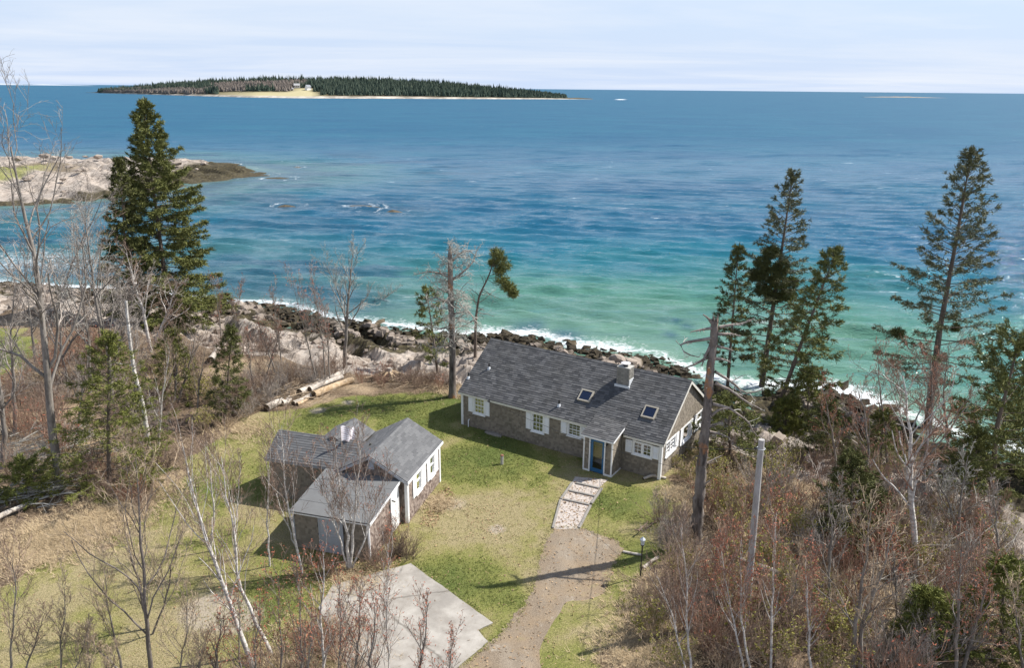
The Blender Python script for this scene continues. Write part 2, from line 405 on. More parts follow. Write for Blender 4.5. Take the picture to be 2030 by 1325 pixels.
hc, hh = rock_color(hm, hm.ramp(hm.attr('mask', 'Blue'), [(0.35, 0.0), (0.65, 1.0)]))
hc = hm.mix(hm.ramp(hm.attr('mask', 'Green'), [(0.35, 0.0), (0.7, 0.8)]), hc, hm.mix(hm.noise(0.8, 5, 0.7), (0.06, 0.05, 0.03), (0.26, 0.2, 0.13)))
hm.col(hm.mix(hm.ramp(hm.attr('mask', 'Red'), [(0.35, 0.0), (0.6, 1.0)]), hc, hm.mix(hm.noise(0.5, 4, 0.6), (0.15, 0.17, 0.05), (0.3, 0.28, 0.13))))
hm.bump(hh, 0.8, 0.4); pm.materials.append(hm.m)
struct('rocky_headland', pm)

# ================================================================== SEA
rows = [40.0]
while rows[-1] < 620: rows.append(rows[-1] * 1.0048 + 0.005)
while rows[-1] < 120000: rows.append(rows[-1] * 1.12)
rows = np.array(rows); ncol = 420
uu = np.linspace(-1, 1, ncol)
SXg = (rows[:, None] * 0.80 + 22) * uu[None, :]; SYg = np.repeat(rows[:, None], ncol, 1)
wx = SXg.ravel(); wy = SYg.ravel(); rng = np.random.default_rng(5)
ins = inland(wx, wy); pdist = dseg(wx, wy, POINT, True); pdist = np.where(inpoly(wx, wy, POINT), -pdist, pdist)
off = np.minimum(-ins, pdist)
REEFS = [(565, 410, 3.2, 1.4), (595, 408, 1.6, 0.7), (712, 410, 3.0, 1.0), (745, 412, 2.2, 0.8), (778, 421, 3.4, 1.5), (555, 354, 5.0, 1.6), (500, 348, 8.0, 2.4), (575, 352, 2.4, 0.9), (440, 326, 6.0, 2.0), (590, 332, 2.5, 0.8)]
reefs = [(onz(a, b, SEA), r, h) for a, b, r, h in REEFS]
rd = np.full(wx.shape, 1e9)
for c, r, h in reefs: rd = np.minimum(rd, np.hypot((wx - c[0]), (wy - c[1]) / 1.1) - r)
wz = np.zeros(wx.shape)
amp_mod = 0.35 + 1.3 * fbm(wx / 18, wy / 18, 51, 3)
for i in range(34):
    swell = i < 14
    lam = rng.uniform(3.2, 8.5) if swell else rng.uniform(1.3, 3.0)
    th = math.radians(-103 + rng.normal(0, 9 if swell else 17)); k = 2 * math.pi / lam
    a = (0.0150 if swell else 0.0120) * lam * rng.uniform(0.6, 1.25)
    fade = np.clip((lam * 95 - wy) / (lam * 45), 0, 1)
    ph = k * (wx * math.cos(th) + wy * math.sin(th)) + rng.uniform(0, 6.28) + 2.5 * (vnoise(wx / (lam * 5), wy / (lam * 5), 60 + i) - 0.5)
    wz += a * fade * (np.exp(np.sin(ph) - 1) * 2 - 0.75)
wz *= amp_mod * (0.35 + 0.65 * sstep(0, 18, off))
wz *= (1 - 0.55 * sstep(110, 260, wy)) * (1 - sstep(380, 640, wy))
n_a = fbm(wx / 14, wy / 8, 71, 4); n_b = fbm(wx / 45, wy / 22, 72, 4)
shallow = np.clip(1 - sstep(4, 72, off + (n_b - 0.5) * 40), 0, 1)
weed = sstep(0.50, 0.66, fbm(wx / 20 + 5, wy / 9, 73, 4)) * sstep(2, 8, off) * (1 - sstep(35, 80, off))
weed = np.maximum(weed * (1 - 0.75 * sstep(-14, 2, wx) * (1 - sstep(40, 80, off))), 1.0 * np.exp(-(off - 7) ** 2 / 40) * (1 - sstep(-22, -8, wx)))
weed = np.maximum(weed, np.clip(1.1 - rd / 9, 0, 1) * 0.9)
for a, b, r in ((1362, 652, 0.9), (1340, 640, 0.6), (1120, 668, 2), (1040, 655, 2), (1330, 668, 0.8), (1060, 648, 1.4)):
    c = onz(a, b, SEA); weed = np.maximum(weed, np.exp(-((wx - c[0]) ** 2 + ((wy - c[1]) / 1.6) ** 2) / (r * r)))
foam_and_sheen = np.clip(1.0 - np.abs(off - 0.8) / (1.0 + 11 * np.clip(fbm(wx / 9, wy / 6, 76, 3) - 0.22, 0, 1)), 0, 1) * (0.7 + 0.45 * n_a)
foam_and_sheen = np.maximum(foam_and_sheen, sstep(0, 8, wx) * np.clip(1.05 - np.abs(off - 1.2) / (2.0 + 4 * n_a), 0, 1) * (0.45 + 0.6 * n_a))
foam_and_sheen = np.where((off < 0.6) & (off > -4), np.maximum(foam_and_sheen, 0.42), foam_and_sheen)
foam_and_sheen = foam_and_sheen * np.where(pdist < -ins, 0.55, 1.0)
foam_and_sheen = np.maximum(foam_and_sheen, np.clip(0.9 - np.abs(rd) / 2.2, 0, 1) * (0.3 + 0.9 * fbm(wx / 3, wy / 3, 75)))
c = onz(60, 520, SEA)
foam_and_sheen = np.maximum(foam_and_sheen, 0.62 * np.exp(-((wx - c[0]) / 30) ** 2 - ((wy - c[1]) / 17) ** 2))  # milky sky reflection in the cove, painted as whiteness through this mask
for a, b, rx, ry in ((1605, 211, 16, 5), (1230, 197, 22, 10), (1720, 194, 20, 14), (1880, 195, 22, 14)):
    c = onz(a, b, SEA); foam_and_sheen = np.maximum(foam_and_sheen, 1.1 * np.exp(-(((wx - c[0]) / rx) ** 2 + ((wy - c[1]) / (ry * 3)) ** 2)))
shadl = (n_b * 1.0)
sea_me = mesh_np('sea', np.stack([wx, wy, SEA + wz], 1), [gridfaces(len(rows), ncol)], smooth=True)
vattr(sea_me, 'wat', shallow, weed, foam_and_sheen)
vattr(sea_me, 'wat3', 0.07 + 0.45 * sstep(100, 520, wy), wy * 0, wy * 0)   # unresolved ripples far out act as roughness
greenish = sstep(-30, 8, wx + (n_b - 0.5) * 30)
vattr(sea_me, 'wat2', greenish, np.clip(1 - sstep(0.5, 9, off + (n_a - .5) * 4), 0, 1), n_b)
sm = Mat('sea_water', 0.12, 0.34); sm.b.inputs['IOR'].default_value = 1.333
sh = sm.attr('wat', 'Red')
deep = sm.mix(sm.ramp(sm.noise(0.012, 4, 0.6, sm.pos((1, 2.2, 1), 0.12)), [(0.35, 0.0), (0.65, 1.0)]), (0.008, 0.076, 0.152), (0.014, 0.102, 0.172))
colB = sm.ramp(sh, [(0.0, (0.0, 0.0, 0.0)), (1.0, (1, 1, 1))])
gA = sm.ramp(sh, [(0.0, (0.008, 0.088, 0.165)), (0.3, (0.011, 0.118, 0.17)), (0.6, (0.034, 0.148, 0.15)), (0.9, (0.07, 0.19, 0.145)), (1.0, (0.10, 0.212, 0.155))])
gB = sm.ramp(sh, [(0.0, (0.008, 0.082, 0.16)), (0.4, (0.012, 0.10, 0.16)), (0.8, (0.04, 0.128, 0.145)), (1.0, (0.06, 0.145, 0.14))])
wc = sm.mix(sm.attr('wat2', 'Red'), gB, gA)
wc = sm.mix(sm.math('SUBTRACT', 1.0, sm.ramp(sh, [(0.02, 0.0), (0.25, 1.0)])), wc, deep)
wc = sm.mix(sm.math('MULTIPLY', sm.attr('wat2', 'Green'), 0.35), wc, (0.17, 0.27, 0.19))
wc = sm.mix(sm.math('MULTIPLY', sm.attr('wat', 'Green'), 0.72), wc, (0.008, 0.055, 0.10))
rip = sm.pos((0.33, 1.25, 1.0), math.radians(10))
r1 = sm.noise(1.3, 4, 0.6, rip, 0.4); r2 = sm.noise(4.5, 3, 0.6, rip, 0.2); r3 = sm.noise(0.16, 4, 0.6, sm.pos((0.5, 1.3, 1), math.radians(10)))
# whitecaps, shore foam and the painted cove reflection
cap = sm.math('MULTIPLY', sm.ramp(sm.noise(0.085, 2, 0.5, sm.pos((0.45, 1.0, 1), 0.15)), [(0.48, 0.0), (0.64, 1.0)]), sm.ramp(sm.noise(0.34, 5, 0.65, sm.pos((0.30, 1.1, 1), 0.14)), [(0.66, 0.0), (0.72, 0.7)]))
fo = sm.attr('wat', 'Blue')
fn = sm.noise(0.9, 8, 0.72, sm.pos((1, 1, 1)), 1.2); fn2 = sm.noise(3.5, 6, 0.7)
fs = sm.math('ADD', fo, sm.math('MULTIPLY', sm.math('SUBTRACT', sm.math('ADD', sm.math('MULTIPLY', fn, 0.7), sm.math('MULTIPLY', fn2, 0.3)), 0.5), 2.2))
fmask = sm.math('MULTIPLY', sm.ramp(fs, [(0.55, 0.0), (0.95, 1.0)]), sm.ramp(fo, [(0.05, 0.0), (0.25, 1.0)]))
fmask = sm.math('MAXIMUM', fmask, cap)
frac = sm.noise(0.22, 12, 0.78, sm.pos((0.26, 1.5, 1.0), math.radians(9)), 0.15)  # bright and dark wavelet facets painted into the water colour as streaks
wc = sm.mix(sm.ramp(frac, [(0.52, 0.0), (0.68, 0.4)]), wc, (0.08, 0.22, 0.28))
wc = sm.mix(sm.ramp(frac, [(0.33, 0.42), (0.5, 0.0)]), wc, (0.006, 0.055, 0.10))
sm.col(sm.mix(fmask, wc, (0.74, 0.77, 0.79)))
sm.put(sm.b.inputs['Roughness'], sm.math('ADD', sm.math('MULTIPLY', fmask, 0.4), sm.attr('wat3', 'Red')))
sm.bump(sm.math('ADD', sm.math('ADD', sm.math('MULTIPLY', r1, 0.4), sm.math('MULTIPLY', r2, 0.16)), sm.math('MULTIPLY', r3, 0.8)), 1.0, 0.5)
sea_me.materials.append(sm.m)
struct('sea', sea_me)

# ================================================================== FAR ISLAND
IPX = [170, 205, 300, 400, 500, 600, 700, 800, 900, 1000, 1100, 1175]
IPY = [183.2, 184.5, 187.5, 190.5, 193.3, 194.6, 195.2, 195.5, 196, 196.3, 196.5, 196.6]
IHT = [0.6, 3, 13, 24, 31, 33, 34, 32, 24, 12, 3, 0.6]
fl = np.array([onz(a, b, SEA)[:2] for a, b in zip(IPX, IPY)])
nu, nv = 190, 46
u = np.linspace(0, 11, nu); v = np.linspace(-0.03, 1, nv)
fx = np.interp(u, range(12), fl[:, 0]); fy = np.interp(u, range(12), fl[:, 1])
dep = np.interp(u, range(12), [25, 60, 230, 380, 470, 500, 500, 470, 400, 280, 120, 30]); ht = np.interp(u, range(12), IHT)
IV = []
for j in v:
    jj = max(j, 0); prof = np.interp(jj, [0, 0.03, 0.09, 0.3, 0.55, 0.8, 1], [0, 0.06, 0.13, 0.55, 1.0, 0.7, 0.0])
    X = fx + dep * j * (fx / 2000 * 0.8); Y = fy + dep * j
    Z = SEA + np.minimum(ht * prof, ht) + np.minimum(2.2, ht * 0.6) * sstep(0, 0.06, jj) * (1 - sstep(0.9, 1, jj)) - (3 if j < 0 else 0)
    Z = Z + (fbm(X / 60, Y / 60, 81) - 0.5) * 5 * sstep(0.1, 0.3, jj)
    IV.append(np.stack([X, Y, Z], 1))
IV = np.array(IV)
im = mesh_np('island', IV.reshape(-1, 3), [gridfaces(nv, nu)], smooth=True)
um = np.repeat(u[None], nv, 0); vm = np.repeat(v[:, None], nu, 1)
meadow = np.exp(-((um - 4.3) / 0.95) ** 2) * (1 - sstep(0.13, 0.24, vm)) * sstep(0.015, 0.03, vm) + np.exp(-((um - 4.95) / 0.25) ** 2) * (1 - sstep(0.28, 0.34, vm)) * sstep(0.02, 0.05, vm)
beach = 1 - sstep(0.03, 0.06, vm + (fbm(um * 3, vm * 2, 83) - .5) * .03)
vattr(im, 'mask', meadow.ravel(), beach.ravel(), beach.ravel() * 0)
imt = Mat('island_ground', 0.95, 0.1)
icol = imt.mix(imt.attr('mask', 'Red'), imt.mix(imt.noise(0.05, 4), (0.05, 0.05, 0.03), (0.11, 0.09, 0.06)), imt.mix(imt.noise(0.02, 4), (0.36, 0.33, 0.17), (0.46, 0.40, 0.26)))
icol = imt.mix(imt.attr('mask', 'Green'), icol, imt.mix(imt.ramp(imt.noise(0.03, 5, 0.7), [(0.4, 0.0), (0.6, 1.0)]), (0.28, 0.25, 0.21), (0.55, 0.50, 0.43)))
imt.col(icol); im.materials.append(imt.m)
struct('island', im)
def conecrowns(P, H, R, seed, sides=5):
    """one loose conifer of two stacked ragged cones for each base point"""
    rg = np.random.default_rng(seed); n = len(P); V = []; T = []
    an = np.arange(sides) / sides * 2 * math.pi
    for (z0, z1, r) in ((0.08, 0.72, 1.0), (0.42, 1.0, 0.62)):
        rr = R[:, None] * r * rg.uniform(0.7, 1.2, (n, sides)); a = an[None] + rg.uniform(0, 6.28, (n, 1))
        ring = np.stack([P[:, 0, None] + rr * np.cos(a), P[:, 1, None] + rr * np.sin(a), P[:, 2, None] + H[:, None] * (z0 + rg.uniform(-.05, .05, (n, sides)))], -1)
        top = np.stack([P[:, 0] + rg.normal(0, .08, n) * R, P[:, 1], P[:, 2] + H * z1], -1)[:, None]
        blk = np.concatenate([ring, top], 1); base = sum(len(q) for q in V)
        i0 = base + np.arange(n)[:, None] * (sides + 1) + np.arange(sides)[None]
        i1 = base + np.arange(n)[:, None] * (sides + 1) + (np.arange(sides)[None] + 1) % sides
        tp = np.repeat(base + np.arange(n)[:, None] * (sides + 1) + sides, sides, 1)
        V.append(blk.reshape(-1, 3)); T.append(np.stack([i0, i1, tp], -1).reshape(-1, 3))
    return np.concatenate(V), np.concatenate(T)
rg = np.random.default_rng(9)
tu = rg.uniform(0.75, 10.3, 16000); tv = rg.uniform(0.05, 0.7, 16000) ** 1.0
keep = ~((np.exp(-((tu - 4.3) / 0.95) ** 2) * (tv < 0.2) + np.exp(-((tu - 4.95) / 0.22) ** 2) * (tv < 0.33)) > 0.35)
keep &= tv > 0.062 + 0.03 * vnoise(tu * 7, tu * 0, 84) + 0.05 * sstep(8.7, 10.2, tu)
tu = tu[keep]; tv = tv[keep]
def isl(tu, tv):
    iu = tu / 11 * (nu - 1); jv = (tv - v[0]) / (v[-1] - v[0]) * (nv - 1)
    a = np.floor(iu).astype(int); b = np.floor(jv).astype(int); fu = (iu - a)[:, None]; fv = (jv - b)[:, None]
    return (IV[b, a] * (1 - fu) + IV[b, a + 1] * fu) * (1 - fv) + (IV[b + 1, a] * (1 - fu) + IV[b + 1, a + 1] * fu) * fv
TP = isl(tu, tv)
bare = (vnoise(tu * 1.7, tv * 9, 85) > 0.63) & (tu < 5)
sc_ = np.clip(np.interp(tu, [0.75, 2, 9, 10.3], [0.55, 1, 1, 0.5]), 0, 1)
V1, T1 = conecrowns(TP[~bare], (7 + 13 * rg.uniform(0, 1, (~bare).sum()) ** 1.3) * (.75 + .5 * vnoise(tu[~bare] * 9, tv[~bare] * 30, 86)) * sc_[~bare], rg.uniform(2.2, 4.6, (~bare).sum()), 3, 4)
fm = Mat('island_spruce', 0.95, 0.05)
fm.col(fm.mix(fm.island(), (0.045, 0.068, 0.056), (0.10, 0.125, 0.092)))
fo_ = link('island_spruce_wood', mesh_np('island_spruce_wood', V1, [T1], mats=[fm.m])); fo_['kind'] = 'stuff'
tag(fo_, 'dark spruce wood covering the far island', 'forest')
V2, T2 = conecrowns(TP[bare], rg.uniform(8, 13, bare.sum()) * sc_[bare], rg.uniform(3, 5, bare.sum()), 4, 6)
fm2 = Mat('island_hardwood', 0.95, 0.05); fm2.col(fm2.mix(fm2.island(), (0.14, 0.12, 0.105), (0.23, 0.20, 0.175)))
fo2 = link('island_bare_wood', mesh_np('island_bare_wood', V2, [T2], mats=[fm2.m])); fo2['kind'] = 'stuff'
tag(fo2, 'grey leafless hardwoods among the spruces on the far island', 'forest')

# far shore on the horizon and a low islet
far_m = plain('far_shore_haze_tint', (0.42, 0.46, 0.52), 0.95, 0.05, 0.15, 0.0005)  # pale blue of distant air haze put into the land's colour
def lowland(name, x0px, x1px, basepx, hs, depth, m):
    a = onz(x0px, basepx, SEA); b = onz(x1px, basepx + (x1px - x0px) * 0.00985, SEA); n = 60
    t = np.linspace(0, 1, n); X = a[0] + (b[0] - a[0]) * t; Y = a[1] + (b[1] - a[1]) * t
    h = np.array(hs, float)
    H = np.interp(t, np.linspace(0, 1, len(h)), h) * (0.8 + 0.4 * vnoise(t * 18, t * 0, 91))
    V = [np.stack([X, Y + depth * k, SEA + (H * f - (0.5 if f == 0 else 0))], 1) for k, f in ((0, 0.0), (0.12, 0.45), (0.4, 1.0), (0.7, 0.8), (1, 0.0))]
    return struct(name, mesh_np(name, np.concatenate(V), [gridfaces(5, n)], smooth=True, mats=[m]))
lowland('far_shore', -60, 175, 167.4, [22, 30, 14, 24, 10, 2], 900, far_m)
lowland('far_shore', 175, 300, 167.7, [1, 6, 9, 7, 3, 1], 700, plain('far_sand', (0.5, 0.47, 0.42), 0.95, 0.05))
isl_m = plain('islet_rock', (0.30, 0.26, 0.22), 0.95, 0.1, 0.4, 0.05)
lowland('islet', 1715, 1880, 194.0 - 1.6, [0.6, 2, 4.0, 5.2, 4.6, 3.2, 1.4, 0.4], 60, isl_m)

# ================================================================== BUILDINGS
white_m = plain('white_paint', (0.78, 0.79, 0.80), 0.5, 0.3, 0.06, 3)
trim_m = plain('cream_trim', (0.66, 0.64, 0.58), 0.6, 0.3, 0.1, 4)
blue_m = plain('blue_door_paint', (0.03, 0.125, 0.26), 0.4, 0.4, 0.1, 5)
dark_m = plain('dark_metal', (0.03, 0.03, 0.032), 0.5, 0.4)
core_m = plain('sheathing', (0.09, 0.075, 0.06), 0.9, 0.1)
room_m = plain('room_plaster', (0.30, 0.27, 0.22), 0.9, 0.1)
curtain_m = plain('curtain_cloth', (0.33, 0.29, 0.21), 0.9, 0.1, 0.3, 9); backing_m = plain('dark_pane_backing', (0.17, 0.17, 0.17), 0.8, 0.2)  # the grey sheet is added behind the outbuilding panes to darken them
lead_m = plain('lead_flashing', (0.62, 0.65, 0.68), 0.45, 0.5, 0.15, 6)
def shingle_mat(name, a, b, stain, rough=0.9):
    m = Mat(name, rough, 0.12)
    f = m.island(); n = m.noise(0.9, 5, 0.65); n2 = m.noise(14, 4, 0.7)
    c = m.mix(m.math('ADD', m.math('MULTIPLY', f, 0.75), m.math('MULTIPLY', n2, 0.3)), a, b)
    m.col(m.mix(m.ramp(n, [(0.4, 0.0), (0.8, 0.5)]), c, stain)); m.bump(n2, 0.3, 0.02)
    return m.m
roofA = shingle_mat('roof_asphalt_dark', (0.048, 0.05, 0.055), (0.15, 0.15, 0.153), (0.075, 0.073, 0.066))
roofB = shingle_mat('roof_asphalt_grey', (0.09, 0.092, 0.097), (0.17, 0.172, 0.176), (0.13, 0.131, 0.135))
roofC = plain('shed_roll_roofing', (0.155, 0.158, 0.16), 0.9, 0.1, 0.22, 2.2)
wallA = shingle_mat('cedar_shingle_weathered', (0.15, 0.13, 0.105), (0.31, 0.27, 0.22), (0.145, 0.13, 0.10))
wallB = shingle_mat('cedar_shingle_brown', (0.06, 0.036, 0.03), (0.34, 0.28, 0.24), (0.22, 0.185, 0.16))
gl = Mat('window_glass', 0.03, 0.5)
gl.b.inputs['Transmission Weight'].default_value = 1.0; gl.b.inputs['IOR'].default_value = 1.45; gl.col((0.85, 0.9, 0.92)); glass_m = gl.m
sg = Mat('skylight_glass', 0.04, 0.8); sg.col((0.006, 0.012, 0.035)); sky_glass = sg.m

def wall_cells(W, z0, top, holes):
    """rectangles of a wall W wide from z0 to top minus holes (x0,x1,z0,z1)"""
    xs_ = sorted({0.0, W, *[h[0] for h in holes], *[h[1] for h in holes]}); zs_ = sorted({z0, top, *[h[2] for h in holes], *[h[3] for h in holes]})
    out = []
    for a, b in zip(xs_, xs_[1:]):
        for c, d in zip(zs_, zs_[1:]):
            cx, cz = (a + b) / 2, (c + d) / 2
            if not any(h[0] < cx < h[1] and h[2] < cz < h[3] for h in holes): out.append((a, b, c, d))
    return out
def orient(mb_pts, org, ex, ey):
    """map (along, out, up) to the building frame"""
    ex = np.array([*ex, 0.0]); ey = np.array([*ey, 0.0]); P = np.asarray(mb_pts, float)
    return np.array([*org, 0.0]) + P[:, :1] * ex + P[:, 1:2] * ey + P[:, 2:3] * np.array([0, 0, 1.0])
class Wall:
    """a wall face: origin (x,y), direction along, outward normal; pieces are placed in (along, out, up)"""
    def __init__(s, org, ex): s.org = org; s.ex = ex; s.ey = (ex[1], -ex[0])
    def mb(s, mb):
        o = MB()
        for V in mb.v: o.v.append(orient(V, s.org, s.ex, s.ey))
        o.q = mb.q; o.t = mb.t; o.n = mb.n; return o
    def put(s, mb, name, mats, parent, **k): return s.mb(mb).build(name, mats, parent, **k)
def shingles(wall, W, z0, top_fn, holes, expo, rg, mats, parent, wmin=0.09, wmax=0.2):
    mb = MB(); z = z0; P = []
    while z < top_fn(W / 2) + 4:
        x = -rg.uniform(0, 0.1); anyr = False
        while x < W:
            w = rg.uniform(wmin, wmax); a = max(x, 0) + 0.002; b = min(x + w, W) - 0.002; x += w
            if b - a < 0.02: continue
            tp = min(top_fn(a), top_fn(b))
            if z + expo * 0.3 > tp: continue
            anyr = True
            zt = min(z + expo + 0.01, tp)
            cx, cz = (a + b) / 2, (z + zt) / 2
            if any(h[0] < cx < h[1] and h[2] < cz < h[3] for h in holes): continue
            t = rg.uniform(0.026, 0.044); zb = z - rg.uniform(0, 0.012)
            P.append([(a, t, zb), (b, t, zb), (b, 0.001, zb), (a, 0.001, zb), (a, 0.012, zt), (b, 0.012, zt), (b, 0.001, zt), (a, 0.001, zt)])
        z += expo
        if not anyr: break
    n = len(P); V = np.array(P).reshape(-1, 3)
    Q = (np.arange(n)[:, None, None] * 8 + np.array([[0, 1, 5, 4], [0, 3, 2, 1], [1, 2, 6, 5], [3, 0, 4, 7]])[None]).reshape(-1, 4)
    mb.add(V, Q); o = wall.put(mb, 'wall_shingles', mats, parent); o['kind'] = 'stuff'; return o
def window(parent, wall, x0, x1, z0, z1, style='double', casing=0.09, curtain=None, hole=None):
    """casing, sash bars and pane; style double (two sashes), pair (two casements), single"""
    mb = MB(); c = casing
    mb.box(x0, x0 + c, -0.08, 0.055, z0, z1); mb.box(x1 - c, x1, -0.08, 0.055, z0, z1)
    mb.box(x0 + c, x1 - c, -0.08, 0.055, z1 - c, z1); mb.box(x0 + c, x1 - c, -0.08, 0.055, z0, z0 + c * 0.7)
    w = wall.put(mb, 'window', white_m, parent)
    mb = MB(); mb.box(x0 - 0.03, x1 + 0.03, 0.0, 0.11, z0 - 0.05, z0 - 0.002); wall.put(mb, 'sill', white_m, w)
    a, b, e, f = x0 + c, x1 - c, z0 + c * 0.7, z1 - c
    mb = MB(); t = 0.028
    mb.box(a, a + t, -0.03, 0.02, e, f); mb.box(b - t, b, -0.03, 0.02, e, f); mb.box(a + t, b - t, -0.03, 0.02, e, e + t); mb.box(a + t, b - t, -0.03, 0.02, f - t, f)
    m = (e + f) / 2; h = (a + b) / 2
    if style in ('double', 'grid'): mb.box(a + t, b - t, -0.03, 0.028, m - 0.02, m + 0.02)
    if style == 'pair':
        mb.box(h - 0.075, h + 0.075, -0.03, 0.03, e + t, f - t)
        for q in ((a + t + h - 0.075) / 2, (b - t + h + 0.075) / 2): mb.box(q - 0.01, q + 0.01, -0.02, 0.012, e + t, f - t)
        for zq in (e + (f - e) / 3, e + (f - e) * 2 / 3):
            mb.box(a + t, h - 0.075, -0.018, 0.010, zq - 0.01, zq + 0.01); mb.box(h + 0.075, b - t, -0.018, 0.010, zq - 0.01, zq + 0.01)
    if style == 'grid':
        for q in (a + (b - a) / 3, a + (b - a) * 2 / 3): mb.box(q - 0.009, q + 0.009, -0.02, 0.012, e + t, m - 0.02); mb.box(q - 0.0085, q + 0.0085, -0.02, 0.012, m + 0.02, f - t)
        for zq in ((e + m) / 2, (m + f) / 2): mb.box(a + t, b - t, -0.018, 0.010, zq - 0.009, zq + 0.009)
    wall.put(mb, 'sash', white_m, w)
    mb = MB(); mb.box(a + 0.005, b - 0.005, -0.012, -0.006, e + 0.005, f - 0.005); wall.put(mb, 'pane', glass_m, w)
    if curtain:
        mb = MB(); n = 14; xs_ = np.linspace(a, b, n); zz0 = e + (f - e) * curtain[0]; zz1 = e + (f - e) * curtain[1]
        V = [(x, -0.16 + 0.02 * (i % 2), z) for z in (zz0, zz1) for i, x in enumerate(xs_)]
        mb.add(V, gridfaces(2, n)); wall.put(mb, 'curtain', backing_m if len(curtain) > 2 else curtain_m, w)
    return w
def shutter(parent, wall, x0, x1, z0, z1):
    mb = MB(); t = 0.05
    mb.box(x0, x0 + t, 0.026, 0.075, z0, z1); mb.box(x1 - t, x1, 0.026, 0.075, z0, z1)
    for zz in (z0, (z0 + z1) / 2 - t / 2, z1 - t): mb.box(x0 + t, x1 - t, 0.026, 0.075, zz, zz + t)
    n = 9
    for k in range(2):
        lo = z0 + t if k == 0 else (z0 + z1) / 2 + t / 2; hi = (z0 + z1) / 2 - t / 2 if k == 0 else z1 - t
        for i in range(n):
            za = lo + (hi - lo) * i / n; zb = lo + (hi - lo) * (i + 1.05) / n
            mb.hexa([(x0 + t, 0.03, za), (x1 - t, 0.03, za), (x1 - t, 0.068, za), (x0 + t, 0.068, za), (x0 + t, 0.03, zb), (x1 - t, 0.03, zb), (x1 - t, 0.04, zb), (x0 + t, 0.04, zb)])
    return wall.put(mb, 'shutter', white_m, parent)
def roof_courses(parent, org, eu, ev, W, Ls, expo, tab, rg, mats, clip=None, name='roof_shingles', thick=0.022):
    """overlapping tabs on a sloping plane: org lower corner, eu along eave, ev up the slope (unit vectors)"""
    org = np.array(org, float); eu = np.array(eu, float); ev = np.array(ev, float); nn = np.cross(eu, ev)
    P = []; k = 0; v_ = 0.0
    while v_ < Ls - 0.02:
        v1 = min(v_ + expo + 0.02, Ls); x = -rg.uniform(0, tab) if k else -tab * 0.3
        while x < W:
            w = tab * rg.uniform(0.85, 1.15); a = max(x, 0) + 0.003; b = min(x + w, W) - 0.003; x += w
            if b - a < 0.03: continue
            if clip and clip((a + b) / 2, (v_ + v1) / 2): continue
            t = thick * rg.uniform(0.75, 1.3)
            P.append([org + eu * i + ev * j + nn * h for i, j, h in ((a, v_, t), (b, v_, t), (b, v_, 0.001), (a, v_, 0.001), (a, v1, 0.006), (b, v1, 0.006), (b, v1, 0.001), (a, v1, 0.001))])
        v_ += expo; k += 1
    n = len(P); V = np.array(P).reshape(-1, 3)
    Q = (np.arange(n)[:, None, None] * 8 + np.array([[0, 1, 5, 4], [0, 3, 2, 1], [1, 2, 6, 5], [3, 0, 4, 7]])[None]).reshape(-1, 4)
    mb = MB(); mb.add(V, Q); o = mb.build(name, mats, parent); o['kind'] = 'stuff'; return o
def slab(mb, P, t):
    """closed sheet: 4 corner points counter-clockwise seen from above, thickness t downwards"""
    P = np.array(P, float); n = np.cross(P[1] - P[0], P[3] - P[0]); n /= np.linalg.norm(n); Q = P - n * t
    mb.hexa(np.concatenate([Q, P]))

# ------------------------------------------------------------------ cottage
HX, HY, HYAW, HL, HW, HE, HR = -3.04, 44.6, -0.57, 13.1, 6.82, 2.30, 4.68
rg = np.random.default_rng(21)
house = thing('cottage', 'long grey shingled cottage with dark asphalt roof and blue front door', 'house', (HX, HY, 0), HYAW)
PX0, PX1, PD = 9.12, 10.79, 1.17      # entry porch
wf = Wall((0, 0), (1, 0)); wr = Wall((HL, 0), (0, 1)); wb = Wall((HL, HW), (-1, 0)); wl = Wall((0, HW), (0, -1))
FW = [(0.87, 1.74, 0.98, 2.10, 'grid', (0, 0.95)), (5.03, 5.90, 0.86, 2.05, 'grid', (0, 1)), (7.42, 8.33, 1.2, 2.04, 'grid', (0, 0.6)), (11.45, 12.60, 1.15, 1.93, 'pair', (0.1, 1))]
RW = [(0.5, 1.95, 1.12, 2.0, 'pair', None), (2.98, 4.18, 0.95, 1.98, 'single', (0.0, 0.25)), (5.2, 6.25, 0.95, 2.0, 'double', None)]
slope = (HR - HE) / (HW / 2)
def gtop(y): return HE - 0.06 + slope * min(y, HW - y)
mb = MB()
for a, b, c, d in wall_cells(HL, -1.6, HE - 0.03, [h[:4] for h in FW]): mb.box(a, b, 0.0, 0.14, c, d)
wfm = MB(); wfm.v = [V * np.array([1, -1, 1]) + np.array([0, 0, 0]) for V in mb.v]
for q in mb.q: wfm.q.append(q[:, ::-1])
wfm.n = mb.n; wf.put(wfm, 'wall', core_m, house)
mb = MB()
for a, b, c, d in wall_cells(HW, -1.6, HE - 0.03, [h[:4] for h in RW]):
    mb.box(max(a, 0.145), min(b, HW - 0.145), -0.14, -0.001, c, d)
mb.prism([(0.145, HE - 0.029), (HW - 0.145, HE - 0.029), (HW / 2, HR - 0.2)], 'y', -0.14, -0.001)
wr.put(mb, 'wall', core_m, house)
mb = MB(); mb.box(0, HL, -0.14, -0.001, -2.0, HE - 0.03); wb.put(mb, 'wall', core_m, house)
mb = MB(); mb.box(0.145, HW - 0.145, -0.14, -0.001, -1.6, HE - 0.03); mb.prism([(0.145, HE - 0.029), (HW - 0.145, HE - 0.029), (HW / 2, HR - 0.2)], 'y', -0.14, -0.001)
wl.put(mb, 'wall', core_m, house)
mb = MB(); mb.box(0.15, HL - 0.15, 0.15, HW - 0.15, -0.1, -0.02); mb.box(0.15, HL - 0.15, 3.2, 3.3, -0.02, HE - 0.05); mb.build('interior', room_m, house)
